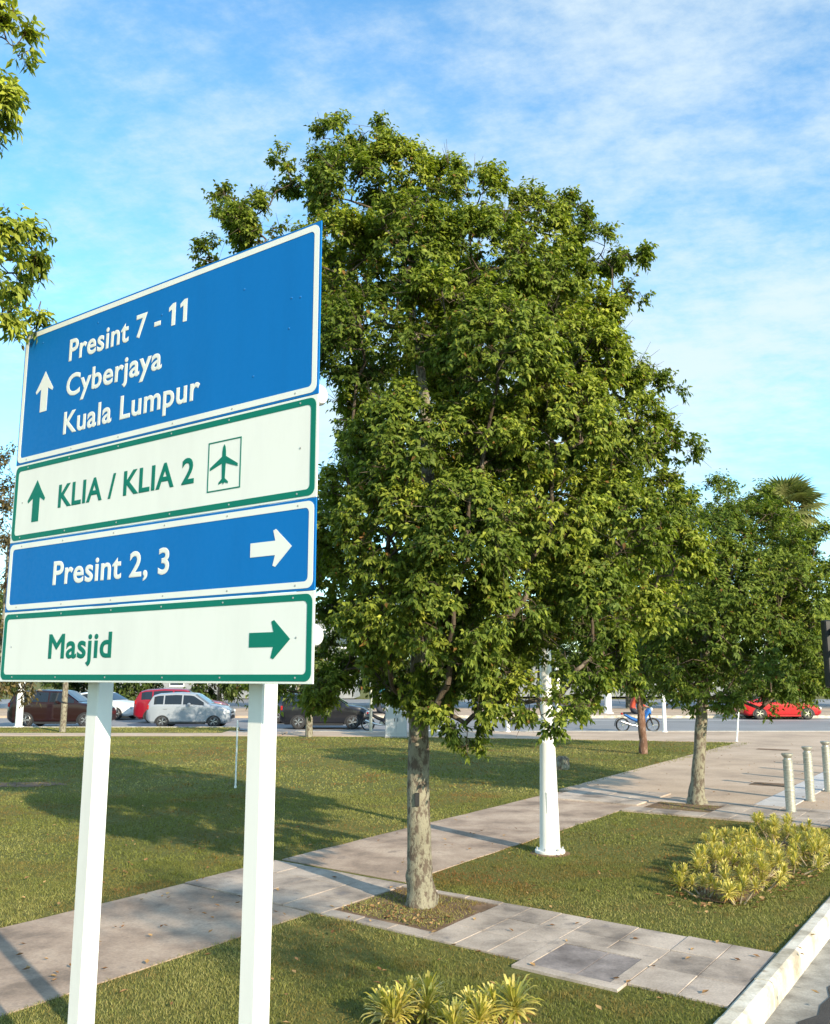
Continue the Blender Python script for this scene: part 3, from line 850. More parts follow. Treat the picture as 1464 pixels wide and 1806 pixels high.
    # bare twigs
    if is_bare.any():
        tb = np.repeat(att[is_bare], 4, 0); to = np.repeat(out[is_bare], 4, 0); te = tb + unit(to + r.normal(0, .6, tb.shape)) * r.uniform(.1, .3, (len(tb), 1))
        v, f = seg_tubes(tb, te, np.full(len(tb), .004), np.full(len(tb), .0015), 3); Vs.append((v, f, 3))
    allV = []; allF = []; o_ = 0
    for v, f, k in Vs: allV.append(v); allF.append(f + o_); o_ += len(v)
    bme = np_mesh('branches', np.concatenate(allV), np.concatenate(allF), smooth=True)
    # leaves
    m = len(T) * per
    tt = np.tile(np.linspace(0.25, 1.0, per), len(T)); tt = tt + r.normal(0, 0.06, m)
    B = np.repeat(T, per, 0) + np.repeat(td * tl, per, 0) * tt[:, None]
    Dd = np.repeat(td, per, 0)
    side = np.cross(Dd, np.array([0, 0, 1.0])); side = unit(side + 1e-4) * np.where(np.arange(m) % 2 == 0, 1, -1)[:, None]
    ld = unit(Dd * 0.45 + side * 0.75 + r.normal(0, 0.38, (m, 3)) + np.array([0, 0, -droop]))
    OO = np.repeat(O, per, 0)
    nrm = unit(OO * 0.80 + np.array([0, 0, 0.55]) + r.normal(0, 0.40, (m, 3)))
    wd = unit(np.cross(ld, nrm)); nn = np.cross(wd, ld)
    L = leaf * (0.5 + 0.85 * r.random((m, 1)) ** 0.8); W = L * wid * r.uniform(0.85, 1.2, (m, 1))
    # a leaf: two halves folded up along the midrib, tip hanging
    V = np.empty((m, 4, 3))
    V[:, 0] = B; V[:, 1] = B + ld * L * 0.46 + wd * W + nn * W * 0.30; V[:, 3] = B + ld * L * 0.46 - wd * W + nn * W * 0.30
    V[:, 2] = B + ld * L - np.array([0, 0, 0.18]) * L
    F = np.array([[0, 2, 1], [0, 3, 2]])
    # age: younger towards twig tips, plus sunlight painted onto sunward and upward shoots; clumps differ
    lt = r.uniform(-0.17, 0.17, len(lobes))
    sh = np.repeat(r.normal(0, 0.14, len(T)), per)
    sun_tint = np.repeat(np.clip(np.einsum('ij,ij->i', O, np.array([[0.35, -0.45, 0.75]])), -1, 1), per)
    age_tone = np.clip(young * (0.35 + 0.65 * np.clip(tt, 0, 1)) + 0.38 * sun_tint * young + lt[np.repeat(LB, per)] + sh + r.normal(0, 0.10, m), 0, 1)
    bri = np.clip(r.normal(1.0, 0.13, m), 0.6, 1.5)
    brn = (r.random(m) < 0.012) * 0.8
    if len(brown_lobes): brn = np.maximum(brn, np.isin(np.repeat(LB, per), brown_lobes) * r.uniform(0.75, 1, m))
    col = np.stack([age_tone, bri, brn, np.ones(m)], 1)
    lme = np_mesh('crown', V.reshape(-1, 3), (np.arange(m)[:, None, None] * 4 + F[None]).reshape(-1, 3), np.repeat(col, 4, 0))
    return bme, lme

def trunk_mesh(pts, rads, n=20, lump=0.06, seed=1, knobs=0.0):
    r = random.Random(seed); P3 = [Vector(q) for q in pts]
    # resample
    path = []; rr = []
    for i in range(len(P3) - 1):
        st = max(2, int((P3[i + 1] - P3[i]).length / 0.05))
        for s in range(st):
            t = s / st; path.append(P3[i].lerp(P3[i + 1], t)); rr.append(rads[i] + (rads[i + 1] - rads[i]) * t)
    path.append(P3[-1]); rr.append(rads[-1])
    from mathutils import noise as mn
    v = []; f = []
    for i, q in enumerate(path):
        for k in range(n):
            t = 2 * math.pi * k / n; d = Vector((math.cos(t), math.sin(t), 0))
            s = q * 4 + d * 0.8 + Vector((seed * 7.3, 0, 0))
            w = 1 + lump * mn.noise(s) * 2.0 + lump * 0.6 * mn.noise(s * 3.1)
            if knobs:
                zf = max(0.0, 1 - (q.z - P3[0].z) / 0.55)
                w += knobs * zf * max(0.0, mn.noise(q * 9 + d * 2.2 + Vector((3.3, seed, 1)))) * 1.8
            v.append(tuple(q + d * rr[i] * w))
    for i in range(len(path) - 1):
        for k in range(n):
            a = i * n + k; b = i * n + (k + 1) % n; f.append((a, b, b + n, a + n))
    f.append(tuple((len(path) - 1) * n + k for k in range(n)))
    me = bpy.data.meshes.new('trunk'); me.from_pydata(v, [], f); me.update(); return me

def make_tree(name, label, loc, trunk_pts, trunk_rads, lobes, dens, leaf, seed, leafm, barkm, group=None, **kw):
    t = empty(name, loc); tag(t, label, 'tree', group)
    knobs = kw.pop('knobs', 0.0); lump = kw.pop('lump', 0.06); sides = kw.pop('sides', 20); skel = kw.pop('skel', None)
    link('trunk', trunk_mesh(trunk_pts, trunk_rads, sides, lump, seed, knobs), barkm, t, True)
    tp = []
    for a, b in zip(trunk_pts[:-1], trunk_pts[1:]):
        for s in range(4): tp.append(tuple(a[i] + (b[i] - a[i]) * s / 4 for i in range(3)))
    tp.append(trunk_pts[-1])
    bme, lme = grow_crown(tp, lobes, dens, leaf, seed, trunk_r=trunk_rads[-1] * 1.1, **kw)
    link('branches', bme, M['twig'], t)
    c = link('crown', lme, leafm, t); c['kind'] = 'stuff'
    return t

MAIN = [(-0.91, 0.3, 8.16, 0.3), (-0.53, -0.2, 7.85, 0.25), (-0.98, 0.3, 8.42, 0.13), (-0.57, 0, 8.21, 0.13), (-1.41, 0.4, 7.91, 0.29), (-1.57, 0.4, 8.09, 0.14), (-0.25, 0, 7.64, 0.4), (-0.73, -0.3, 7.27, 0.42), (0.19, 0.2, 7.62, 0.35), (0.61, -0.2, 7.23, 0.34), (1.35, 0.3, 7.22, 0.42), (1.74, 0.5, 7.45, 0.23), (2.04, 0.3, 6.91, 0.27), (2.36, 0.3, 6.91, 0.19), (2.39, 0.3, 6.39, 0.14), (-2.07, 0.5, 7.54, 0.27), (-2.27, 0.5, 7.72, 0.13), (-2.15, 0.2, 7.03, 0.27), (-2.35, 0.2, 6.76, 0.17), (-1.75, 0.4, 7.17, 0.36), (-0.81, -0.6, 6.32, 0.49), (-0.12, -0.8, 6.38, 0.5), (0.62, -0.7, 6.27, 0.51), (1.31, -0.3, 6.24, 0.48), (1.84, 0.2, 6.1, 0.37), (-0.55, -0.9, 5.39, 0.44), (0.26, -1.2, 5.44, 0.48), (0.71, -1.4, 5.09, 0.52), (1.47, -0.6, 5.26, 0.51), (2.02, 0, 5.38, 0.36), (2.46, 0.2, 5.34, 0.22), (2.73, 0.2, 5.29, 0.12), (-1.55, 0.5, 6.46, 0.49), (-1.92, 0.8, 6.31, 0.44), (-0.67, -0.7, 4.54, 0.37), (-0.11, -1.2, 4.29, 0.5), (0.55, -1.3, 4.16, 0.45), (1.27, -1.0, 4.45, 0.54), (1.99, -0.3, 4.58, 0.48), (2.56, 0.1, 4.69, 0.3), (2.85, 0.2, 4.62, 0.13), (-0.78, -0.5, 3.79, 0.41), (-0.27, -1.1, 3.52, 0.46), (0.39, -1.4, 3.47, 0.47), (1.21, -0.9, 3.61, 0.5), (1.88, -0.5, 3.62, 0.52), (2.61, 0.2, 3.91, 0.37), (2.7, 0.3, 3.44, 0.33), (-0.78, -0.4, 2.96, 0.36), (-0.32, -0.8, 2.77, 0.42), (0.29, -1.2, 2.74, 0.48), (0.84, -1.0, 2.81, 0.39), (1.61, -0.6, 2.89, 0.43), (2.3, 0.1, 2.89, 0.38), (-0.77, 0.3, 2.32, 0.3), (-0.28, -0.3, 2.2, 0.34), (0.25, -0.8, 2.2, 0.37), (0.72, -0.8, 2.23, 0.27), (1.49, -0.8, 2.33, 0.23), (1.74, -0.4, 2.42, 0.25), (0.41, -0.7, 1.79, 0.17), (0.43, -0.7, 1.51, 0.11), (1.27, -1.2, 1.96, 0.14), (1.52, -0.8, 1.89, 0.1), (-1.21, 0.6, 2.05, 0.25), (-1.65, 0.7, 1.99, 0.25), (-0.28, 1.5, 6.89, 1.01), (1.13, 1.5, 6.15, 1.07), (0.08, 1.6, 5.01, 1.02), (1.51, 1.5, 4.49, 1.07), (-0.6, 1.3, 3.77, 0.86), (0.8, 1.4, 3.12, 0.93), (2.12, 1.3, 3.44, 0.79), (-0.05, -0.12, 1.78, 0.17), (0.1, -0.1, 1.95, 0.2), (0.15, -0.6, 1.89, 0.17), (0.61, -0.8, 1.96, 0.2), (0.94, -0.9, 1.99, 0.19), (1.11, -1.3, 1.77, 0.06), (1.59, -0.7, 2.02, 0.16), (-0.9, 0.2, 2.06, 0.2), (1.89, -0.3, 2.2, 0.2)]
TWO = [(0.81, 0.2, 5.27, 0.46), (1.32, 0, 5.45, 0.22), (0.37, -0.4, 4.45, 0.69), (1.18, -0.5, 4.44, 0.74), (2.06, 0, 4.25, 0.61), (2.52, 0.3, 4.55, 0.36), (-0.03, 0.2, 4.02, 0.72), (0.36, -1, 3.51, 0.85), (1.25, -0.9, 3.42, 0.86), (2.41, 0, 3.49, 0.61), (-0.31, 0.1, 3.1, 0.71), (0.0, -1.1, 2.66, 0.8), (0.83, -1.1, 2.57, 0.8), (1.87, -0.4, 2.58, 0.74), (-0.62, 0.2, 2.4, 0.61), (-0.27, -0.3, 2.1, 0.55), (0.34, -0.8, 2.01, 0.43), (1.09, -0.8, 1.97, 0.43), (1.87, -0.2, 2.05, 0.4), (0.96, -0.6, 1.68, 0.21), (1.36, 1.2, 4.24, 1.3), (2.15, 1.2, 3.16, 1.3), (0.75, 1.2, 3.16, 1.19), (2.83, 0.6, 2.92, 0.52), (2.49, 0.2, 4.12, 0.56), (2.5, 0.2, 2.9, 0.61), (2.35, 0.1, 2.2, 0.46), (1.58, -0.4, 1.87, 0.28), (0.11, -0.6, 1.87, 0.29)]
THREE = [(-1.08, 0, 3.16, 0.99), (-0.2, -0.5, 3.78, 1.29), (1.05, 0, 3.32, 1.15), (-0.68, -1, 2.75, 0.9), (0.35, -0.6, 2.75, 0.9), (1.42, 0.3, 2.75, 0.8), (-1.22, 0.3, 2.5, 0.67), (0.25, 0.5, 4.85, 1.34), (1.61, 0.6, 4.52, 1.01), (0.75, -0.2, 2.3, 0.45), (-0.3, -0.6, 2.35, 0.5)]
LEFT = [(2.18, 2.65, 6.0, 0.14), (2.26, 2.75, 5.98, 0.09), (1.91, 2.85, 6.09, 0.25), (2.21, 2.65, 5.55, 0.08), (2.3, 2.65, 5.53, 0.05), (2.05, 2.65, 5.53, 0.18), (2.31, 2.65, 4.74, 0.14), (2.36, 2.85, 4.73, 0.09), (2.22, 2.85, 4.55, 0.16), (2.31, 2.95, 4.6, 0.09), (2.23, 2.95, 4.34, 0.14), (2.35, 2.95, 4.27, 0.08), (2.06, 2.65, 4.56, 0.33), (1.77, 2.95, 5.46, 0.32), (1.85, 2.95, 4.16, 0.29), (2.19, 2.75, 5.44, 0.05)]
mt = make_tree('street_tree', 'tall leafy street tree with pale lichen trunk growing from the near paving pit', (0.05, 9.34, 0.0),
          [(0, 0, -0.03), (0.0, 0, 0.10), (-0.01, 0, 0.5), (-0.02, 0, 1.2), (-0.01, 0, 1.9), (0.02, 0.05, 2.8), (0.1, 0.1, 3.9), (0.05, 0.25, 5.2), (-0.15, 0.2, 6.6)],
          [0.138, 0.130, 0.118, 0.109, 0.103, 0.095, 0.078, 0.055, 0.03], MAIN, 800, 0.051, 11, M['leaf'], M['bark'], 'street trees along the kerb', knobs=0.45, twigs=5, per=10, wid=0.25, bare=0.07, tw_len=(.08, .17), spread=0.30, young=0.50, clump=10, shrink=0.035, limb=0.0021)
MB().bevbox((-0.03, -0.118, 1.01), (0.045, 0.02, 0.125), 0.004).build('tree_tag', M['black'], mt)
t2 = make_tree('street_tree', 'rounded street tree on a leaning trunk beside the bollards', (4.84, 16.34, 0.0),
          [(0, 0, -0.03), (0.0, 0, 0.15), (0.05, 0, 0.6), (0.12, 0, 1.2), (0.20, 0, 1.9), (0.3, 0, 2.8), (0.6, 0.1, 3.9)],
          [0.140, 0.124, 0.108, 0.100, 0.09, 0.075, 0.045], TWO, 270, 0.064, 12, M['leaf'], M['bark'], 'street trees along the kerb', knobs=0.45, twigs=5, per=9, wid=0.25, tw_len=(.12, .26), young=0.30, shrink=0.05)
t3 = make_tree('lawn_tree', 'dark crowned tree with a slim red-brown trunk on the far lawn', (6.43, 26.59, 0.0),
          [(0, 0, -0.03), (0.0, 0, 0.5), (-0.03, 0, 1.2), (-0.05, 0, 2.0), (0, 0, 3.2)], [0.125, 0.105, 0.10, 0.09, 0.06], THREE + [(-1.6, 0.2, 3.9, 1.0), (-0.9, 0.6, 4.9, 1.1), (0.6, 0.2, 5.6, 0.9), (1.9, 0.0, 3.4, 0.8), (2.0, 0.3, 2.7, 0.6)], 130, 0.10, 13, M['leaf_dark'], M['bark_red'], twigs=5, per=7, wid=0.25, tw_len=(.2, .4), lump=0.12)
lx = make_tree('street_tree', 'light green tree reaching in past the left edge above the sign', (-4.69, 2.25, 0.0),
          [(0, 0, -0.03), (0.0, 0, 0.6), (0.05, 0, 1.6), (0.1, 0.1, 2.6), (0.6, 0.7, 3.8), (1.2, 1.5, 4.8)], [0.15, 0.12, 0.11, 0.10, 0.05, 0.014],
          LEFT + [(1.45, 2.3, 5.95, 0.3), (1.4, 2.2, 5.3, 0.3), (0.2, 0.2, 5.2, 0.9), (1.0, 1.2, 5.6, 0.8), (-0.8, -0.4, 4.6, 0.9), (-0.2, -1.0, 5.6, 0.9), (1.0, 1.4, 4.3, 0.6)], 360, 0.052, 14, M['leaf'], M['bark'], 'street trees along the kerb', twigs=3, per=6, tw_len=(.05, .125), young=0.92, cull=0.9, min_shoots=17, limb=0.0018)
# ================================================================== farther trees
def ball_lobes(rx, ry, z0, z1, n, r0, seed):
    r = random.Random(seed); out = []
    for _ in range(n):
        t = r.random(); z = z0 + (z1 - z0) * t; k = math.sin(math.pi * (0.18 + 0.72 * t)); a = r.random() * 6.28; q = math.sqrt(r.random())
        out.append((rx * k * q * math.cos(a), ry * k * q * math.sin(a), z, r0 * r.uniform(0.6, 1.15)))
    return out
def far_tree(name, label, loc, h, rx, seed, leafm, barkm=None, z0=None, dens=26, leaf=0.2, n=14, r0=None, **kw):
    z0 = h * 0.38 if z0 is None else z0; r0 = rx * 0.5 if r0 is None else r0
    return make_tree(name, label, loc, [(0, 0, -0.1), (0, 0, h * 0.2), (0.05 * rx, 0, h * 0.45), (0, 0, h * 0.7)], [0.04 * rx + 0.08, 0.03 * rx + 0.06, 0.03 * rx + 0.04, 0.03],
                     ball_lobes(rx, rx, z0 + r0 * 0.6, h - r0 * 0.7, n, r0, seed), dens, leaf, seed, leafm, barkm or M['bark'], sides=10, twigs=4, per=5, tw_len=(0.2, 0.5), **kw)
far_tree('young_tree', 'small tree with a mottled pale trunk by the footway behind the sign', (-3.82, 33.9, 0), 4.6, 1.7, 31, M['leaf_dark'], n=11, z0=1.3, dens=40, leaf=0.16)
far_tree('bare_tree', 'sparse brown leaved tree at the left edge behind the sign', (-11.2, 25.0, 0), 8.6, 1.25, 32, M['leaf_dry'], n=16, z0=2.0, dens=70, leaf=0.12, r0=0.75, bare=0.2)
bg = [(-28.5, 62, 7.5, 3.6), (-20.5, 66, 6.0, 3.0), (-13.2, 63, 5.4, 2.6), (2.5, 66, 6.5, 3.2), (8.5, 64, 7.0, 3.4), (14.5, 63.5, 7.0, 3.4), (20.5, 66, 7.5, 3.4), (34, 70, 7.0, 3.6), (-24.5, 72, 6.5, 3.2), (-8.5, 68, 6.0, 3.0), (-3.0, 70, 6.0, 3.0), (27.5, 68, 7.0, 3.4)]
bgl = ['broad green tree beyond the cars at the left edge', 'green tree beyond the dark red car', 'green tree behind the white saloon', 'dark tree behind the main street tree trunk',
       'dark green tree across the road left of the motorcycle', 'dark green tree straight behind the motorcycle', 'dark tree across the road left of the leaning trunk', 'green tree far off at the right edge', 'tree standing back between the left pole and the wooden post', 'tree beyond the silver hatchback', 'tree beyond the dark grey people carrier', 'tree beyond the red sports car']
for i, ((x, y, h, rx), lb) in enumerate(zip(bg, bgl)):
    far_tree('roadside_tree', lb, (x, y, 0), h, rx, 40 + i, M['leaf_dark'], dens=24, leaf=0.30, n=15, z0=0.7 if 2 < i < 8 else 0.1, group='trees across the cross road')
# tree on the other side of the near road; it throws the dappled shade on the near lawn
far_tree('median_tree', 'street tree out of frame on the right, across the near road', (*P(1.7, -6.1), -0.15), 6.5, 0.8, 60, M['leaf'], n=12, z0=4.6, dens=70, leaf=0.10)

def fan_palm(name, label, loc, h, rad, nf, seed):
    t = empty(name, loc); tag(t, label, 'palm tree', 'fan palms across the road')
    r = random.Random(seed)
    MB().tube([(0, 0, -0.2), (0.02, 0, h * 0.4), (0, 0.03, h * 0.8), (0, 0, h)], [0.24, 0.18, 0.16, 0.18], 12).build('trunk', M['bark'], t, True)
    # one frond: a stalk and a pleated fan of narrow blades
    V = []; F = []; K = []
    st = MB().tube([(0, 0, 0), (rad * 0.25, 0, 0.06 * rad), (rad * 0.5, 0, 0.04 * rad)], [0.03, 0.02, 0.012], 5)
    n = 22
    for i in range(n):
        a = R(-125 + 250 * i / (n - 1)); L = rad * 0.62 * (0.72 + 0.28 * math.cos(a * 0.6)); c, s_ = math.cos(a), math.sin(a)
        b = len(V); w = 0.045 * rad
        base = (rad * 0.5, 0, 0.04 * rad)
        m1 = (base[0] + c * L * .6, base[1] + s_ * L * .6, base[2] - 0.04 * L); tip = (base[0] + c * L, base[1] + s_ * L, base[2] - 0.30 * L)
        V += [base, (m1[0] - s_ * w, m1[1] + c * w, m1[2] + 0.02), (m1[0], m1[1], m1[2] - 0.02), (m1[0] + s_ * w, m1[1] - c * w, m1[2] + 0.02), tip]
        F += [(b, b + 2, b + 1), (b, b + 3, b + 2), (b + 2, b + 4, b + 1), (b + 3, b + 4, b + 2)]
        K += [(r.uniform(.2, .9), r.uniform(.8, 1.2), 0, 1)] * 5
    b = len(V); V += st.v; K += [(.5, 1, 0.2, 1)] * len(st.v)
    for f in st.f:
        for k in range(1, len(f) - 1): F.append((b + f[0], b + f[k], b + f[k + 1]))
    me = np_mesh('frond', V, F, K); me.materials.append(M['palm'])
    for i in range(nf):
        o = link('frond', me, None, t); o.location = (0, 0, h - 0.05)
        el = 75 - 120 * (i / nf) ** 1.1
        o.rotation_euler = Euler((r.uniform(-.5, .5), -R(el), i * 2.4 + r.uniform(-.2, .2)), 'XYZ')
        o.scale = (1, 1, 1) if i < nf * .7 else (.9, .9, .9)
    return t
fan_palm('fan_palm', 'fan palm rising above the rounded tree on the right', (22.4, 54, 0), 11.9, 2.2, 30, 3)
fan_palm('fan_palm', 'fan palm just entering at the right edge', (26.9, 54, 0), 11.5, 2.0, 24, 4)

# ================================================================== variegated shrubs
def rosette_mesh(seed, n=44, L=0.13, tilt=1.0):
    r = random.Random(seed); V = []; F = []; K = []
    for i in range(n):
        t = i / n; a = i * 2.39996 + r.uniform(-.3, .3); el = R(85 - 95 * t ** 0.8 + r.uniform(-12, 12)); l = L * (0.65 + 0.5 * math.sin(math.pi * min(1, t + .18))) * r.uniform(.85, 1.15); w = 0.0066 * L / 0.13
        d = Vector((math.cos(a) * math.cos(el), math.sin(a) * math.cos(el), math.sin(el))); s_ = Vector((-math.sin(a), math.cos(a), 0)); up = s_.cross(d) * -1
        z = 0.07 * (1 - t); o = Vector((0, 0, z)); b = len(V)
        m1 = o + d * l * .5; m2 = o + d * l * .82 - Vector((0, 0, .10 * l)); tip = o + d * l - Vector((0, 0, .26 * l))
        V += [tuple(q) for q in (o - s_ * w * .6, o + s_ * w * .6, m1 - s_ * w, m1 + s_ * w, m2 - s_ * w * .7, m2 + s_ * w * .7, tip)]
        F += [(b, b + 1, b + 3), (b, b + 3, b + 2), (b + 2, b + 3, b + 5), (b + 2, b + 5, b + 4), (b + 4, b + 5, b + 6)]
        ag = min(1, max(0, r.gauss(0.64, 0.24))); K += [(ag, r.uniform(.8, 1.15), (0.8 if (t > .8 and r.random() < .35) else 0.0), 1)] * 7
    me = np_mesh('rosette', V, F, K); me.materials.append(M['song']); return me
ros = [rosette_mesh(i, 52 + 5 * i, 0.125 + 0.008 * i) for i in range(5)]
M['stem'] = bark_mat('shrub_stem', (0.30, 0.24, 0.15), (0.42, 0.35, 0.24), (0.16, 0.12, 0.08))
sr = random.Random(17)
def shrub(loc, label, heads, spread, h, scale, group):
    t = empty('variegated_shrub', (*loc, 0.0)); tag(t, label, 'shrub', group)
    for k in range(heads):
        a = k * 2.4 + sr.uniform(-.4, .4); q = spread * math.sqrt((k + .3) / heads); hh = h * sr.uniform(.55, 1.1) * (1.1 - 0.35 * q / max(spread, .01))
        x, y = q * math.cos(a), q * math.sin(a)
        MB().tube([(x * .25, y * .25, -0.02), (x * .7, y * .7, hh * .5), (x, y, hh)], [0.011, 0.009, 0.007], 6).build('stem', M['stem'], t, True)
        for lvl in range(2 if hh > 0.22 else 1):
            o = link('rosette', ros[sr.randrange(5)], None, t); o.location = (x * (1 - .15 * lvl), y * (1 - .15 * lvl), hh - 0.02 - 0.11 * lvl)
            o.rotation_euler = (sr.uniform(-.3, .3) + y * .8, sr.uniform(-.3, .3) - x * .8, sr.uniform(0, 6.28)); s_ = scale * sr.uniform(.85, 1.15) * (1 if lvl == 0 else .9); o.scale = (s_, s_, s_)
    return t
# near clump at the bottom of the picture, spiky yellow heads
near = [((-0.14, 6.25), 'leftmost spiky yellow-green shrub of the near clump on the lawn', 3), ((0.04, 6.42), 'tallest yellow-green shrub in the middle of the near clump', 3),
        ((0.20, 6.12), 'low yellow-green shrub at the front of the near clump', 3), ((0.40, 6.28), 'yellow-green shrub right of centre in the near clump', 3), ((0.60, 6.25), 'rightmost spiky yellow-green shrub of the near clump', 2)]
for (xy, lb, hd) in near: shrub(xy, lb, hd, 0.12, 0.10, 1.1, 'variegated shrubs near the sign')
sheet('near_planting_bed', [to_uv(-0.4, 5.9), to_uv(0.8, 5.9), to_uv(0.78, 6.35), to_uv(-0.3, 6.35)], 0.004, M['soil'])
# bed by the kerb
bedp = [(10.05, 3.30), (9.75, 2.95), (9.65, 2.60), (10.25, 2.95), (10.35, 2.55), (10.75, 3.15), (10.9, 2.7), (11.2, 3.3), (11.5, 2.9), (11.9, 3.35), (12.1, 2.95), (12.6, 3.4), (12.9, 3.0), (11.35, 2.45), (13.7, 3.2), (11.9, 2.35), (12.5, 2.5), (13.1, 2.6), (13.7, 2.75), (14.2, 3.3)]
bl = ['small yellow shrub at the left tip of the bed by the kerb', 'leafy yellow shrub at the front left of the kerbside bed', 'frontmost yellow shrub of the kerbside bed, nearest the paving', 'full yellow shrub second row front of the kerbside bed', 'yellow shrub on the kerb side near the bed front',
      'bushy yellow shrub left of the kerbside bed middle', 'yellow shrub on the kerb side at the bed middle', 'tall yellow shrub on the lawn side of the bed middle', 'yellow shrub in the centre of the kerbside bed', 'tall yellow shrub on the lawn side towards the bollards',
      'yellow shrub on the kerb side towards the bollards', 'yellow shrub at the far lawn side of the bed', 'yellow shrub at the far kerb side of the bed', 'low yellow shrub closest to the kerb', 'far yellow shrub of the bed, in front of the nearest bollard', 'yellow shrub beside the kerb at the bed middle, near the right edge', 'yellow shrub on the kerb side near the right edge of the picture', 'yellow shrub at the far kerb side near the right edge', 'far right yellow shrub of the kerbside bed', 'farthest yellow shrub of the bed, by the far paving']
for i, ((u, v), lb) in enumerate(zip(bedp, bl)):
    shrub(P(u, v), lb, sr.randint(6, 9) if i else 2, sr.uniform(.22, .34) if i else 0.08, sr.uniform(.13, .26) if i else 0.20, 0.82, 'variegated shrubs in the kerbside bed')
bed_poly = []
for k in range(28):
    a = 2 * math.pi * k / 28; bed_poly.append((11.4 + 1.9 * math.cos(a) + sr.uniform(-.16, .16), 2.88 + (0.42 + sr.uniform(-.12, .12)) * math.sin(a) + 0.06 * math.cos(a)))
bedo = sheet('planting_bed', bed_poly, 0.012, M['soil'])
def reg_bed(r):
    a = r.random() * 6.28; q = math.sqrt(r.random()); return P(11.1 + 2.2 * q * math.cos(a), 2.85 + 0.68 * q * math.sin(a))
litter(260, reg_bed, 22, 'bed_leaf_litter', 'orange brown leaf litter on the soil of the shrub bed by the kerb', 0.07)
def reg_pit(r):
    v = r.uniform(4.55, 5.65); return P(bu(r.uniform(0.14, 0.45), v), v)
litter(90, reg_pit, 23, 'pit_leaf_litter', 'brown leaf litter in the pit round the main trunk', 0.045)

# ================================================================== bollards
bol = empty('bollard', (*P(16.15, 3.43), 0.0))
prof = [(0.088, 0.0), (0.088, 0.02), (0.078, 0.03), (0.076, 0.80), (0.080, 0.802), (0.080, 0.822), (0.060, 0.835), (0.056, 0.855), (0.075, 0.885), (0.092, 0.905), (0.092, 0.925), (0.080, 0.932)]
bl_body = MB().lathe(prof[:6], 20).build('shaft', M['steel'], bol, True)
MB().lathe(prof[5:], 20).build('flared_cap', M['steel'], bol, True)
for z in (0.18, 0.34, 0.50, 0.66): MB().lathe([(0.0775, z), (0.0795, z + 0.004), (0.0795, z + 0.014), (0.0770, z + 0.018)], 20, cap=False).build('band', M['steel'], bol, True)
bl_labels = ['nearest flared steel bollard, leftmost of the row on the paving', 'second flared steel bollard of the row from the left', 'third steel bollard of the row at the right edge',
             'fourth steel bollard of the row, past the right edge', 'fifth steel bollard of the row, past the right edge', 'sixth steel bollard of the row, past the right edge']
for i, (u, v) in enumerate(((16.15, 3.43), (17.85, 3.45), (19.45, 3.42), (21.05, 3.42), (22.65, 3.42), (24.25, 3.42))):
    o = bol if i == 0 else copy_tree(bol)
    o.location = (*P(u, v), 0.01); tag(o, bl_labels[i], 'bollard', 'steel bollards along the plaza edge')

# ================================================================== street lamp
lp = empty('street_lamp', (1.69, 12.03, 0.0)); tag(lp, 'white tapered street lamp post rising into the main tree crown', 'street lamp')
MB().lathe([(0.182, 0.0), (0.190, 0.025), (0.186, 0.045), (0.14, 0.05)], 28).build('base_flange', M['white'], lp, True)
for k in range(6):
    a = k * math.pi / 3; MB().lathe([(0.014, 0.046), (0.014, 0.072), (0.008, 0.08)], 6, (0.160 * math.cos(a), 0.160 * math.sin(a), 0)).build('bolt', M['rivet'], lp)
MB().lathe([(0.25, -0.02), (0.25, 0.004), (0.235, 0.010)], 28).build('footing', M['soil'], lp, True)
MB().bevbox((0.0, -0.108, 0.62), (0.09, 0.02, 0.26), 0.006).build('access_door', M['white'], lp)
MB().lathe([(0.130, 0.045), (0.118, 0.5), (0.098, 1.33), (0.100, 1.335), (0.100, 1.36), (0.086, 1.37)], 28).build('lower_shaft', M['white'], lp, True)
MB().lathe([(0.082, 1.36), (0.073, 3.0), (0.066, 4.6), (0.058, 5.2)], 24).build('upper_shaft', M['white'], lp, True)
MB().tube([(0, 0, 5.1), (0.12, -0.08, 5.35), (0.4, -0.28, 5.45)], [0.05, 0.04, 0.035], 10).build('arm', M['white'], lp, True)
MB().bevbox((0.52, -0.37, 5.45), (0.5, 0.22, 0.09), 0.03, math.atan2(-0.42, 0.6)).build('lamp_head', M['grey'], lp)

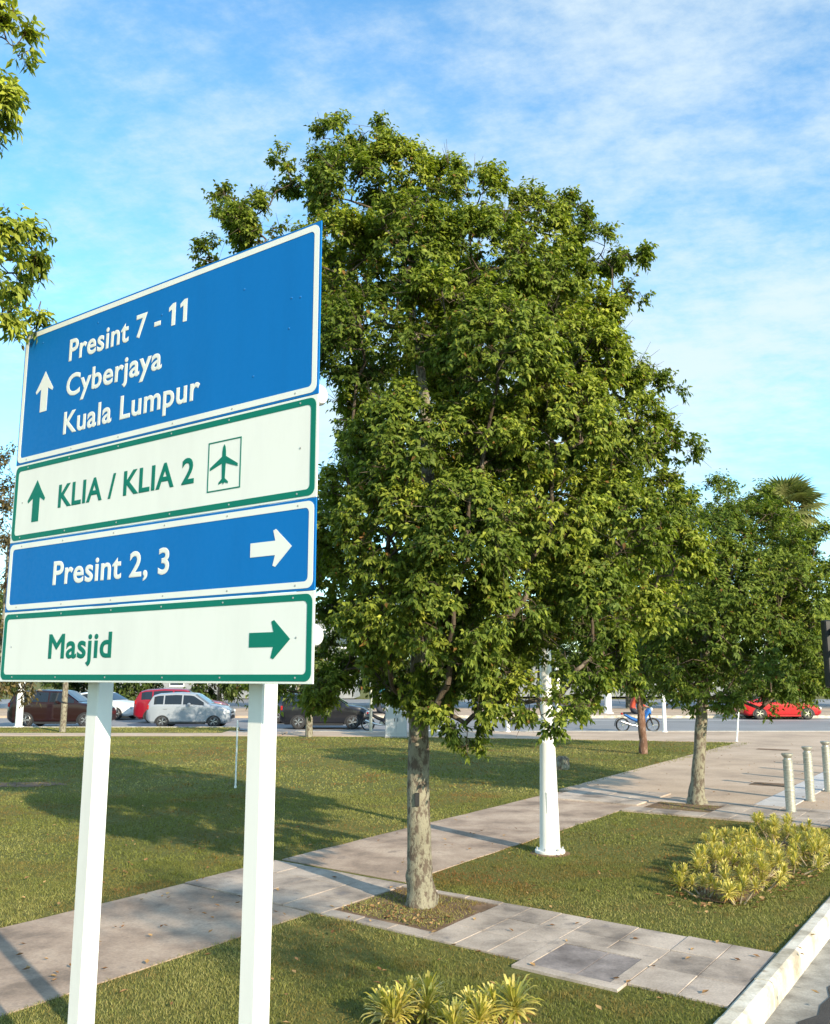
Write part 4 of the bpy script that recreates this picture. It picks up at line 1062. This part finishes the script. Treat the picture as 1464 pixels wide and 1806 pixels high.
# ================================================================== traffic signal at the right edge
ts = empty('traffic_signal', (*P(14.35, 2.05), 0.0)); tag(ts, 'black three-light traffic signal at the right edge beyond the shrubs', 'traffic light')
ts.location = (6.17, 13.6, 0.0)
MB().tube([(0.0, 0.10, -0.02), (0.0, 0.10, 2.95)], 0.055, 14).build('pole', M['grey'], ts, True)
hs_ = MB().bevbox((0, -0.05, 2.50), (0.36, 0.16, 0.98), 0.02).build('housing', M['black'], ts)
M['sig_red'] = simple('red_signal_lens', (0.20, 0.005, 0.01), 0.25); M['sig_amber'] = simple('amber_signal_lens', (0.24, 0.09, 0.01), 0.25); M['sig_green'] = simple('green_signal_lens', (0.004, 0.12, 0.06), 0.25)
for z, mm in ((2.80, 'sig_red'), (2.50, 'sig_amber'), (2.20, 'sig_green')):
    MB().lathe([(0.10, -0.131), (0.09, -0.145), (0.05, -0.155), (0.01, -0.158)], 20, (0, 0, z), 'Y').build('lens', M[mm], hs_, True)
    vz = MB(); n = 14
    for k in range(n + 1):
        a = R(-15 + 210 * k / n); c, s_ = math.cos(a), math.sin(a)
        vz.v += [(0.118 * c, -0.13, z + 0.118 * s_), (0.118 * c, -0.13 - 0.10 - 0.08 * max(0, s_), z + 0.118 * s_), (0.112 * c, -0.13, z + 0.112 * s_), (0.112 * c, -0.13 - 0.10 - 0.08 * max(0, s_), z + 0.112 * s_)]
    for k in range(n): vz.f += [(4 * k, 4 * k + 1, 4 * k + 5, 4 * k + 4), (4 * k + 2, 4 * k + 6, 4 * k + 7, 4 * k + 3), (4 * k + 1, 4 * k + 3, 4 * k + 7, 4 * k + 5)]
    vz.build('visor', M['black'], hs_, fix=False)
# ================================================================== vehicles
def car_paint(name, col):
    return simple(name, col, 0.32, 0.0, 0.3, coat=0.6)
tyre_me = MB().lathe([(0.20, -0.10), (0.27, -0.105), (0.312, -0.095), (0.325, -0.06), (0.325, 0.06), (0.312, 0.095), (0.27, 0.105), (0.20, 0.10)], 26, axis='Y').mesh('tyre')
tyre_me.materials.append(M['rubber'])
def rim_mesh():
    mb = MB()
    mb.lathe([(0.225, -0.105), (0.235, -0.098), (0.205, -0.06), (0.20, 0.06)], 26, axis='Y', cap=False)
    mb.lathe([(0.05, -0.10), (0.05, -0.05)], 12, axis='Y')
    for k in range(5):
        a = 2 * math.pi * k / 5; c, s_ = math.cos(a), math.sin(a)
        for da in (-0.16, 0.16):
            c2, s2 = math.cos(a + da), math.sin(a + da)
            mb.tube([(0.04 * c, -0.088, 0.04 * s_), (0.215 * c2, -0.088, 0.215 * s2)], [0.02, 0.014], 5)
    return mb.mesh('rim')
rim_me = rim_mesh(); rim_me.materials.append(M['alloy'])
disc_me = MB().lathe([(0.19, -0.045), (0.19, -0.04)], 20, axis='Y').mesh('brake_disc'); disc_me.materials.append(M['black'])

def car(name, label, cat, loc, rz, L, W, prof, paint_m, wheel_r=0.32, wheelbase=0.60, front_over=0.20, belt=None, rim_m=None, lower_m=None):
    """prof: list of (x 0..1 from tail to nose, z top); glass between the points flagged 'g'"""
    t = empty(name, (*loc, 0) if len(loc) == 2 else loc, rz); tag(t, label, cat)
    zs_ = lambda x: float(np.interp(x, [p_[0] for p_ in prof], [p_[1] for p_ in prof]))
    bl_ = lambda x: float(np.interp(x, [0, 0.12, 0.5, 0.72, 0.9, 1.0], belt))
    xs = sorted(set([p_[0] for p_ in prof] + list(np.linspace(0, 1, 33))))
    zb_ = lambda x: float(np.interp(x, [0, 0.06, 0.94, 1.0], [0.34, 0.20, 0.20, 0.30]))
    hw = lambda x: W / 2 * float(np.interp(x, [0, 0.03, 0.12, 0.85, 0.96, 1.0], [0.80, 0.92, 1.0, 1.0, 0.90, 0.70]))
    rings = []
    for x in xs:
        zt, zl, zb, w = zs_(x), bl_(x), zb_(x), hw(x)
        zl = min(zl, zt - 0.04); hgt = zt - zl
        wt = w * (0.955 - 0.30 * max(0, hgt - 0.06)) ; wt = max(wt, w * 0.66)
        zm = zb + (zl - zb) * 0.55
        rings.append([(0, zb), (w * .86, zb), (w * .975, zb + 0.09), (w, zm), (w * .985, zl - 0.03), (w * .955, zl), (wt, zt - min(0.05, hgt * .4)), (wt * .86, zt - 0.012), (wt * .45, zt), (0, zt)])
    X = lambda x: (x - 0.5) * L
    V = []; F = []
    for sgn in (1, -1):
        b = len(V); k = len(rings[0])
        for x, rg in zip(xs, rings): V += [(X(x), sgn * y, z) for y, z in rg]
        for i in range(len(xs) - 1):
            for j in range(k - 1):
                q = (b + i * k + j, b + (i + 1) * k + j, b + (i + 1) * k + j + 1, b + i * k + j + 1)
                F.append(q if sgn < 0 else q[::-1])
        F.append(tuple(b + j for j in range(k)) if sgn > 0 else tuple(b + j for j in reversed(range(k))))
        e = b + (len(xs) - 1) * k
        F.append(tuple(e + j for j in reversed(range(k))) if sgn > 0 else tuple(e + j for j in range(k)))
    me = bpy.data.meshes.new('body'); me.from_pydata(V, [], F); me.update()
    bm = bmesh.new(); bm.from_mesh(me); bmesh.ops.remove_doubles(bm, verts=bm.verts[:], dist=0.002); bmesh.ops.recalc_face_normals(bm, faces=bm.faces[:]); bm.to_mesh(me); bm.free()
    body = link('body', me, paint_m, t, True)
    try: me.set_sharp_from_angle(angle=R(32))
    except Exception: pass
    # side glass follows the greenhouse, a little proud of it
    gl = [p_ for p_ in prof if len(p_) > 2]
    g0, g1 = min(p_[0] for p_ in gl), max(p_[0] for p_ in gl)
    ring_at = lambda x: (lambda zt, zl, w: (w * .955, zl, max(w * (0.955 - 0.30 * max(0, zt - zl - 0.06)), w * .66), zt - min(0.05, (zt - zl) * .4)))(zs_(x), min(bl_(x), zs_(x) - .04), hw(x))
    cuts = [g0 + (g1 - g0) * f_ for f_ in (0.03, 0.20, 0.225, 0.53, 0.555, 0.93)]
    for sgn in (1, -1):
        for a, b in ((cuts[0], cuts[1]), (cuts[2], cuts[3]), (cuts[4], cuts[5])):
            v = []; f = []; n = 8
            for i in range(n + 1):
                x = a + (b - a) * i / n; y0, z0, y1, z1 = ring_at(x)
                lo, hi = 0.10, 0.88
                if z1 - z0 < 0.10: hi = lo = 0.10
                for q in (lo, hi): v.append((X(x), sgn * (y0 + (y1 - y0) * q + 0.007), z0 + (z1 - z0) * q + 0.003))
            for i in range(n): f.append((2 * i, 2 * i + 2, 2 * i + 3, 2 * i + 1))
            MB().add(v, f).build('side_window', M['glass'], body)
    # windscreen and rear screen
    for (xa, xb) in ((gl[0][2], gl[0][3]), (gl[1][2], gl[1][3])):
        v = []; f = []; n = 6
        for i in range(n + 1):
            x = xa + (xb - xa) * i / n; y0, z0, y1, z1 = ring_at(x); zt = zs_(x)
            for q in (-.90, -.45, 0, .45, .90): v.append((X(x) + (0.012 if xa > .5 else -.012), q * y1, zt + 0.006 - (0.012 if abs(q) > .8 else 0)))
        for i in range(n):
            for j in range(4): f.append((5 * i + j, 5 * i + 5 + j, 5 * i + 6 + j, 5 * i + 1 + j))
        MB().add(v, f).build('windscreen' if xa > .5 else 'rear_screen', M['glass'], body)
    # wheels with arches
    xf = L / 2 - front_over * L; xr = xf - wheelbase * L
    for xw in (xf, xr):
        for sgn in (1, -1):
            ar = MB(); n = 20; v = []; ro = wheel_r * 1.17
            v = [(xw, sgn * (W / 2 * 0.96 + 0.03), wheel_r)] + [(xw + ro * math.cos(math.pi * k / n), sgn * (W / 2 + 0.004), wheel_r - 0.06 + ro * math.sin(math.pi * k / n)) for k in range(n + 1)]
            v.append((xw - ro, sgn * (W / 2 + 0.002), 0.21)); v.append((xw + ro, sgn * (W / 2 + 0.002), 0.21))
            ar.add(v, [(0, i, i + 1) for i in range(1, n + 2)] + [(0, n + 2, n + 3), (0, n + 3, 1)]).build('wheel_arch', M['black'], body)
            wh = empty('wheel'); wh.parent = t; wh.location = (xw, sgn * (W / 2 - 0.085), wheel_r); wh.scale = (wheel_r / 0.325,) * 3
            if sgn > 0: wh.rotation_euler = (0, 0, math.pi)
            link('tyre', tyre_me, None, wh, True); link('brake_disc', disc_me, None, wh)
            o = link('rim', rim_me, None, wh)
            if rim_m is not None:
                o.material_slots[0].link = 'OBJECT'; o.material_slots[0].material = rim_m
    for sgn in (1, -1):
        zl = bl_(0.95)
        MB().bevbox((X(0.965), sgn * W * 0.36, zs_(0.96) - 0.13), (0.16, 0.30, 0.13), 0.03, sgn * -0.35).build('headlight', M['lamp_clear'], body)
        MB().bevbox((X(0.022), sgn * W * 0.40, bl_(0.02) - 0.06), (0.10, 0.22, 0.20), 0.03, sgn * 0.25).build('tail_light', M['lamp_red'], body)
        mz = bl_(0.66); MB().bevbox((X(gl[1][2] - 0.055), sgn * (W / 2 + 0.07), mz + 0.07), (0.13, 0.16, 0.12), 0.03).build('mirror', paint_m, body)
        for xd in (cuts[1] + .03, cuts[3] + .03): MB().bevbox((X(xd), sgn * (hw(xd) + 0.008), bl_(xd) - 0.14), (0.17, 0.03, 0.03), 0.008).build('door_handle', paint_m, body)
        MB().box((0, sgn * (W / 2 - 0.015), 0.215), (wheelbase * L - 2.4 * wheel_r, 0.05, 0.09)).build('sill', lower_m or M['black'], body)
    MB().bevbox((X(0.992), 0, 0.46), (0.08, W * 0.52, 0.16), 0.02).build('grille', M['black'], body)
    MB().bevbox((X(0.995), 0, zs_(0.97) - 0.16), (0.04, W * 0.40, 0.08), 0.015).build('upper_grille', M['black'], body)
    MB().box((X(1.0) + 0.012, 0, 0.50), (0.012, 0.46, 0.11)).build('number_plate', M['black'], body)
    return t
HATCH = [(0, 0.85), (0.015, 1.05), (0.07, 1.42, 0.02, 0.075), (0.14, 1.50), (0.35, 1.545), (0.52, 1.52), (0.56, 1.50), (0.735, 1.06, 0.575, 0.735), (0.80, 1.02), (0.92, 0.93), (0.985, 0.78), (1, 0.62)]
SUV = [(0, 0.95), (0.012, 1.12), (0.06, 1.52, 0.015, 0.07), (0.12, 1.60), (0.32, 1.66), (0.52, 1.63), (0.56, 1.60), (0.72, 1.12, 0.57, 0.715), (0.80, 1.08), (0.92, 1.00), (0.985, 0.84), (1, 0.66)]
SEDAN = [(0, 0.80), (0.012, 0.98), (0.12, 1.04), (0.16, 1.06, 0.15, 0.29), (0.29, 1.36), (0.42, 1.44), (0.54, 1.42), (0.57, 1.39), (0.735, 0.99, 0.585, 0.73), (0.82, 0.94), (0.93, 0.84), (0.985, 0.72), (1, 0.58)]
COUPE = [(0, 0.74), (0.012, 0.90), (0.08, 0.95), (0.10, 0.96, 0.09, 0.28), (0.28, 1.22), (0.42, 1.31), (0.52, 1.29), (0.55, 1.26), (0.70, 0.92, 0.56, 0.695), (0.82, 0.86), (0.93, 0.77), (0.985, 0.66), (1, 0.52)]
BH = [0.95, 0.98, 0.97, 0.96, 0.80, 0.62]; BS = [1.05, 1.08, 1.06, 1.05, 0.86, 0.68]; BD = [0.88, 0.93, 0.92, 0.91, 0.74, 0.58]; BC = [0.82, 0.87, 0.85, 0.84, 0.68, 0.52]
M['silver'] = car_paint('silver_paint', (0.27, 0.30, 0.34)); M['maroon'] = car_paint('maroon_paint', (0.014, 0.002, 0.002)); M['crimson'] = car_paint('crimson_paint', (0.22, 0.006, 0.018))
M['pearl'] = car_paint('pearl_white_paint', (0.72, 0.74, 0.74)); M['graphite'] = car_paint('graphite_paint', (0.010, 0.010, 0.014)); M['redcar'] = car_paint('bright_red_paint', (0.42, 0.008, 0.010)); M['navy'] = car_paint('navy_paint', (0.02, 0.03, 0.06))
M['cream_rim'] = simple('cream_rim', (0.72, 0.70, 0.52), 0.35, 0.2)
ZR = -0.12
car('parked_car', 'silver hatchback parked side-on beyond the lawn under the sign', 'car', (-10.05, 42.2, ZR), 0.0, 3.70, 1.66, HATCH, M['silver'], 0.285, 0.615, 0.185, BH)
car('parked_car', 'dark red sport utility car at the left beyond the lawn', 'car', (-16.0, 42.6, ZR), 0.0, 4.45, 1.80, SUV, M['maroon'], 0.34, 0.60, 0.20, BS)
car('parked_car', 'crimson sport utility car half hidden behind the silver hatchback', 'car', (-11.55, 46.6, ZR), 0.10, 4.5, 1.82, SUV, M['crimson'], 0.35, 0.60, 0.20, BS)
car('parked_car', 'white saloon with its nose showing beside the left sign post', 'car', (-16.7, 50.0, ZR), -0.25, 4.6, 1.82, SEDAN, M['pearl'], 0.33, 0.60, 0.20, BD)
car('parked_car', 'dark grey people carrier behind the small tree trunk', 'car', (-3.9, 41.3, ZR), 0.0, 3.9, 1.72, HATCH, M['graphite'], 0.31, 0.60, 0.19, BH)
car('parked_car', 'dark blue car mostly hidden behind the dark grey one', 'car', (-5.4, 46.0, ZR), 0.0, 4.4, 1.78, SEDAN, M['navy'], 0.32, 0.60, 0.20, BD)
car('sports_car', 'low bright red sports car with cream wheels on the far road', 'car', (19.35, 50.0, ZR), 0.0, 4.15, 1.74, COUPE, M['redcar'], 0.315, 0.605, 0.20, BC, M['cream_rim'], M['redcar'])

# ================================================================== motorcycles and riders
M['moto_blue'] = simple('blue_fairing', (0.02, 0.13, 0.42), 0.25, 0, 0.5, coat=0.6); M['chrome'] = simple('chrome', (0.62, 0.62, 0.60), 0.22, 0.9); M['moto_black'] = simple('matt_black', (0.02, 0.02, 0.022), 0.5)
def motorcycle(loc, rz, label, fairing):
    t = empty('motorcycle', loc, rz); tag(t, label, 'motorcycle', 'small motorcycles on the cross road')
    for xw in (0.62, -0.62):
        w = empty('wheel'); w.parent = t; w.location = (xw, 0, 0.29)
        mb = MB(); n = 28; m_ = 8
        for i in range(n):
            a = 2 * math.pi * i / n
            for j in range(m_):
                b = 2 * math.pi * j / m_; rr_ = 0.255 + 0.036 * math.cos(b); mb.v.append((rr_ * math.cos(a), 0.036 * math.sin(b), rr_ * math.sin(a)))
        for i in range(n):
            for j in range(m_): mb.f.append((i * m_ + j, ((i + 1) % n) * m_ + j, ((i + 1) % n) * m_ + (j + 1) % m_, i * m_ + (j + 1) % m_))
        mb.build('tyre', M['rubber'], w, True)
        mb = MB().lathe([(0.225, -0.02), (0.215, 0.0), (0.225, 0.02)], 28, axis='Y', cap=False); mb.lathe([(0.04, -0.05), (0.04, 0.05)], 10, axis='Y')
        for k in range(5):
            a = 2 * math.pi * k / 5; mb.tube([(0.03 * math.cos(a), 0, 0.03 * math.sin(a)), (0.22 * math.cos(a), 0, 0.22 * math.sin(a))], 0.016, 5)
        mb.build('rim', M['chrome'], w)
    MB().tube([(0.62, 0.07, 0.29), (0.50, 0.07, 0.66), (0.42, 0.05, 0.92)], 0.022, 8).tube([(0.62, -0.07, 0.29), (0.50, -0.07, 0.66), (0.42, -0.05, 0.92)], 0.022, 8).build('fork', M['moto_black'], t, True)
    # leg shield and front cowl: a lofted shell
    sh = MB(); secs = [(0.56, 0.78, 0.10, 0.16), (0.46, 0.86, 0.17, 0.26), (0.34, 0.70, 0.19, 0.36), (0.24, 0.48, 0.16, 0.26), (0.10, 0.42, 0.11, 0.14), (-0.25, 0.55, 0.10, 0.14), (-0.55, 0.72, 0.09, 0.12)]
    n = 12
    for (x, z, hw_, hh) in secs:
        for k in range(n):
            a = 2 * math.pi * k / n; sh.v.append((x, hw_ * math.cos(a), z + hh * .55 * math.sin(a)))
    for i in range(len(secs) - 1):
        for k in range(n): sh.f.append((i * n + k, i * n + (k + 1) % n, (i + 1) * n + (k + 1) % n, (i + 1) * n + k))
    sh.f += [tuple(reversed(range(n))), tuple((len(secs) - 1) * n + k for k in range(n))]
    sh.build('fairing', fairing, t, True)
    MB().bevbox((-0.22, 0, 0.76), (0.72, 0.22, 0.09), 0.035).build('seat', M['moto_black'], t)
    MB().bevbox((0.02, 0, 0.33), (0.32, 0.20, 0.20), 0.05).build('engine', M['chrome'], t)
    MB().tube([(0.05, -0.14, 0.24), (-0.30, -0.16, 0.30), (-0.72, -0.16, 0.44)], [0.022, 0.05, 0.055], 10).build('exhaust', M['chrome'], t, True)
    MB().tube([(0.44, -0.34, 0.98), (0.42, -0.12, 1.0), (0.42, 0.12, 1.0), (0.44, 0.34, 0.98)], 0.015, 8).build('handlebar', M['moto_black'], t, True)
    MB().bevbox((0.58, 0, 0.92), (0.10, 0.18, 0.14), 0.03).build('headlight', M['lamp_clear'], t)
    MB().bevbox((-0.64, 0, 0.74), (0.08, 0.14, 0.08), 0.02).build('tail_light', M['lamp_red'], t)
    fm = MB()
    for k in range(9):
        a = R(20 + 140 * k / 8); fm.v += [(0.62 + 0.32 * math.cos(a), -0.055, 0.29 + 0.32 * math.sin(a)), (0.62 + 0.32 * math.cos(a), 0.055, 0.29 + 0.32 * math.sin(a)), (0.62 + 0.31 * math.cos(a), 0.055, 0.29 + 0.31 * math.sin(a)), (0.62 + 0.31 * math.cos(a), -0.055, 0.29 + 0.31 * math.sin(a))]
    for k in range(8):
        for j in range(4): fm.f.append((4 * k + j, 4 * k + (j + 1) % 4, 4 * k + 4 + (j + 1) % 4, 4 * k + 4 + j))
    fm.build('front_mudguard', fairing, t)
    rm = MB()
    for k in range(7):
        a = R(80 + 110 * k / 6); rm.v += [(-0.62 + 0.33 * math.cos(a), -0.05, 0.29 + 0.33 * math.sin(a)), (-0.62 + 0.33 * math.cos(a), 0.05, 0.29 + 0.33 * math.sin(a)), (-0.62 + 0.32 * math.cos(a), 0.05, 0.29 + 0.32 * math.sin(a)), (-0.62 + 0.32 * math.cos(a), -0.05, 0.29 + 0.32 * math.sin(a))]
    for k in range(6):
        for j in range(4): rm.f.append((4 * k + j, 4 * k + (j + 1) % 4, 4 * k + 4 + (j + 1) % 4, 4 * k + 4 + j))
    rm.build('rear_mudguard', M['moto_black'], t)
    return t
M['skin'] = simple('skin', (0.30, 0.17, 0.11), 0.55)
def rider(loc, rz, label, shirt, trousers, helmet, sleeve):
    """seated rider as one skinned body: hips on the saddle, hands on the bar, feet on the pegs"""
    t = empty('person', loc, rz); tag(t, label, 'person')
    J = {'pelvis': ((-0.18, 0, 0.90), .14), 'waist': ((-0.14, 0, 1.05), .135), 'chest': ((-0.05, 0, 1.25), .155), 'neck': ((0.0, 0, 1.44), .065), 'head': ((0.04, 0, 1.56), .095), 'crown': ((0.05, 0, 1.66), .075)}
    E_ = [('pelvis', 'waist'), ('waist', 'chest'), ('chest', 'neck'), ('neck', 'head'), ('head', 'crown')]
    for s_, q in ((1, 'l'), (-1, 'r')):
        J['sh' + q] = ((-0.02, .19 * s_, 1.36), .07); J['el' + q] = ((0.16, .27 * s_, 1.13), .046); J['wr' + q] = ((0.38, .28 * s_, 1.03), .033); J['hd' + q] = ((0.45, .28 * s_, 1.01), .036)
        for f_ in range(4):
            J[f'fa{f_}' + q] = ((0.475, (.25 + .02 * f_) * s_, 1.015), .0095); J[f'fb{f_}' + q] = ((0.485, (.25 + .02 * f_) * s_, .975), .009); E_ += [('hd' + q, f'fa{f_}' + q), (f'fa{f_}' + q, f'fb{f_}' + q)]
        J['ta' + q] = ((0.44, .235 * s_, .99), .010); J['tb' + q] = ((0.455, .225 * s_, .965), .009); E_ += [('hd' + q, 'ta' + q), ('ta' + q, 'tb' + q)]
        J['hp' + q] = ((-0.14, .10 * s_, .88), .10); J['kn' + q] = ((0.22, .17 * s_, .72), .065); J['an' + q] = ((0.06, .18 * s_, .36), .045); J['to' + q] = ((0.20, .18 * s_, .30), .038)
        E_ += [('chest', 'sh' + q), ('sh' + q, 'el' + q), ('el' + q, 'wr' + q), ('wr' + q, 'hd' + q), ('pelvis', 'hp' + q), ('hp' + q, 'kn' + q), ('kn' + q, 'an' + q), ('an' + q, 'to' + q)]
    names = list(J); me = bpy.data.meshes.new('body'); me.from_pydata([J[k][0] for k in names], [(names.index(a), names.index(b)) for a, b in E_], [])
    o = bpy.data.objects.new('body', me); C.objects.link(o)
    o.modifiers.new('skin', 'SKIN'); me.skin_vertices.new() if not me.skin_vertices else None
    sv = me.skin_vertices[0].data
    for i, k in enumerate(names): sv[i].radius = (J[k][1], J[k][1]); sv[i].use_root = (k == 'pelvis')
    ss = o.modifiers.new('sub', 'SUBSURF'); ss.levels = 1; ss.render_levels = 1
    bpy.context.view_layer.update()
    m2 = bpy.data.meshes.new_from_object(o.evaluated_get(bpy.context.evaluated_depsgraph_get())); bpy.data.objects.remove(o)
    for mm in (shirt, trousers, M['skin'], M['moto_black'], sleeve): m2.materials.append(mm)
    for p_ in m2.polygons:
        c = p_.center
        if c.z > 1.45: i = 2
        elif c.x > 0.33 and c.z > 0.95: i = 2
        elif abs(c.y) > 0.20 and c.z > 0.98: i = 4
        elif c.z > 0.96 and c.x < 0.2: i = 0
        elif c.z < 0.40: i = 3
        else: i = 1
        p_.material_index = i; p_.use_smooth = True
    link('body', m2, None, t)
    hm = MB(); n = 14; mrows = 8
    for i in range(mrows + 1):
        a = R(-35 + 125 * i / mrows)
        for k in range(n):
            b = 2 * math.pi * k / n; hm.v.append((0.05 + 0.145 * math.cos(a) * math.cos(b), 0.125 * math.cos(a) * math.sin(b), 1.62 + 0.145 * math.sin(a)))
    for i in range(mrows):
        for k in range(n):
            if i < 4 and k in (0, n - 1, 1, n - 2): continue
            hm.f.append((i * n + k, i * n + (k + 1) % n, (i + 1) * n + (k + 1) % n, (i + 1) * n + k))
    hm.build('helmet', helmet, t, True)
    return t
M['orange_cloth'] = simple('orange_red_cloth', (0.42, 0.06, 0.03), 0.85); M['navy_cloth'] = simple('dark_navy_cloth', (0.03, 0.035, 0.05), 0.85); M['pale_cloth'] = simple('pale_cloth', (0.6, 0.6, 0.6), 0.85); M['teal_helmet'] = simple('teal_helmet', (0.04, 0.24, 0.32), 0.3); M['dark_helmet'] = simple('dark_helmet', (0.03, 0.03, 0.035), 0.3)
motorcycle((9.15, 38.6, ZR), 0.0, 'blue motorcycle passing behind the slim red-brown trunk', M['moto_blue'])
rider((9.10, 38.6, ZR), 0.0, 'rider in an orange red top on the blue motorcycle', M['orange_cloth'], M['navy_cloth'], M['dark_helmet'], M['orange_cloth'])
motorcycle((-1.35, 39.3, ZR), 0.0, 'dark motorcycle behind the grey utility cabinet', M['moto_black'])
rider((-1.40, 39.3, ZR), 0.0, 'rider in dark clothes and teal helmet behind the grey cabinet', M['navy_cloth'], M['navy_cloth'], M['teal_helmet'], M['pale_cloth'])

# ================================================================== street furniture on the far side
cb = empty('utility_cabinet', (-0.67, 33.4, 0.01)); tag(cb, 'grey steel utility cabinet at the far edge of the lawn', 'cabinet')
MB().bevbox((0, 0, 0.60), (0.76, 0.36, 1.12), 0.012).build('cabinet_body', M['grey'], cb)
MB().bevbox((0, 0, 1.185), (0.82, 0.42, 0.05), 0.012).build('roof_plate', M['grey'], cb)
MB().bevbox((0, 0, 0.02), (0.80, 0.40, 0.06), 0.01).build('plinth', M['gutter'], cb)
for sx in (-0.185, 0.185):
    d = MB().bevbox((sx, -0.186, 0.62), (0.35, 0.012, 0.98), 0.004).build('door', M['grey'], cb)
    MB().box((sx * 0.3, -0.197, 0.62), (0.02, 0.012, 0.12)).build('handle', M['black'], d)
def white_post(x, y, h, r, label, z=0.0, cap=True, mat='white', lean=0.0):
    t = empty('marker_post', (x, y, z)); tag(t, label, 'post')
    MB().lathe([(r, -0.03), (r * .94, h * .97), (r * .8, h)], 14).build('shaft', M[mat], t, True)
    MB().lathe([(r * 1.5, 0.0), (r * 1.5, 0.03), (r * 1.1, 0.05)], 14).build('foot', M[mat], t, True)
    t.rotation_euler = (0, lean, 0); return t
white_post(-16.9, 40.05, 3.2, 0.15, 'white pole in front of the dark red car')
white_post(-1.72, 36.6, 1.9, 0.06, 'thin pale pole left of the grey cabinet', mat='steel')
white_post(3.62, 36.6, 3.0, 0.07, 'slim white pole seen under the main tree')
white_post(5.4, 35.3, 4.6, 0.085, 'white pole standing just behind the street lamp')
white_post(11.2, 54.3, 1.15, 0.22, 'short white post across the road left of the motorcycle')
white_post(18.5, 60, 2.6, 0.22, 'white post across the road left of the leaning trunk')
white_post(9.7, 36.5, 1.9, 0.075, 'white pole in front of the blue motorcycle', mat='white')
white_post(-0.15, 33.9, 0.95, 0.04, 'cream stub post right of the grey cabinet')
white_post(-3.54, 18.73, 1.3, 0.017, 'thin white stake standing in the lawn behind the sign', mat='white')
white_post(10.72, 31.4, 1.05, 0.03, 'thin leaning stick at the far corner of the lawn', mat='white', lean=0.12)
bp = empty('wooden_post', (-13.72, 36.6, 0)); tag(bp, 'brown wooden post in front of the dark red car', 'post')
MB().tube([(0, 0, -0.05), (0.01, 0, 0.9), (0.0, 0, 2.6)], [0.13, 0.12, 0.10], 10).build('shaft', M['bark'], bp, True)
MB().tube([(0, 0, 1.1), (0.02, 0, 1.16)], [0.125, 0.125], 10).build('collar', M['black'], bp, True)
# dark stump on the far lawn
st = bpy.data.objects.new('stump', trunk_mesh([(0, 0, -0.05), (0, 0, 0.10), (0.01, 0, 0.24), (0.02, 0, 0.30)], [0.17, 0.18, 0.15, 0.08], 16, 0.25, 5)); C.objects.link(st)
st.data.materials.append(M['bark']); st.location = (3.45, 22.35, 0); tag(st, 'dark weathered stump on the lawn beside the street lamp', 'stump')

# ================================================================== buildings far behind
M['bld'] = stone_mat('pale_render', [(0.3, (0.22, 0.24, 0.26)), (0.7, (0.30, 0.32, 0.34))], 0.2, 0.85, fine=4, bstr=0.1)
M['bld2'] = stone_mat('grey_render', [(0.3, (0.22, 0.24, 0.26)), (0.7, (0.28, 0.30, 0.32))], 0.2, 0.85, fine=4, bstr=0.1)
M['roof'] = simple('roof_sheet', (0.28, 0.29, 0.31), 0.6); M['pane'] = simple('window_glass', (0.05, 0.07, 0.09), 0.08, 0, 0.6)
def block(label, x0, x1, y, depth, h, mat, storeys, nw):
    t = empty('low_building', ((x0 + x1) / 2, y, -0.1)); tag(t, label, 'building', 'low buildings beyond the trees')
    W_ = x1 - x0
    wl_ = MB().box((0, depth / 2, h / 2), (W_, depth, h)).build('wall', M[mat], t)
    rf = MB().bevbox((0, depth / 2, h + 0.12), (W_ + 0.8, depth + 0.8, 0.24), 0.03).build('roof', M['roof'], t)
    for s_ in range(storeys):
        zc = h / storeys * (s_ + 0.55)
        for k in range(nw):
            xw = -W_ / 2 + W_ * (k + 0.5) / nw
            w = MB().box((xw, -0.02, zc), (W_ / nw * 0.62, 0.08, h / storeys * 0.5)).build('window', M['white'], t)
            MB().box((xw, -0.045, zc), (W_ / nw * 0.56, 0.06, h / storeys * 0.42)).build('pane', M['pane'], w)
    return t
block('long pale two storey building beyond the parked cars', -34, -6, 92, 10, 7.5, 'bld', 2, 12)
block('low grey building beyond the motorcycle', 10, 34, 100, 10, 4.5, 'bld2', 1, 9)
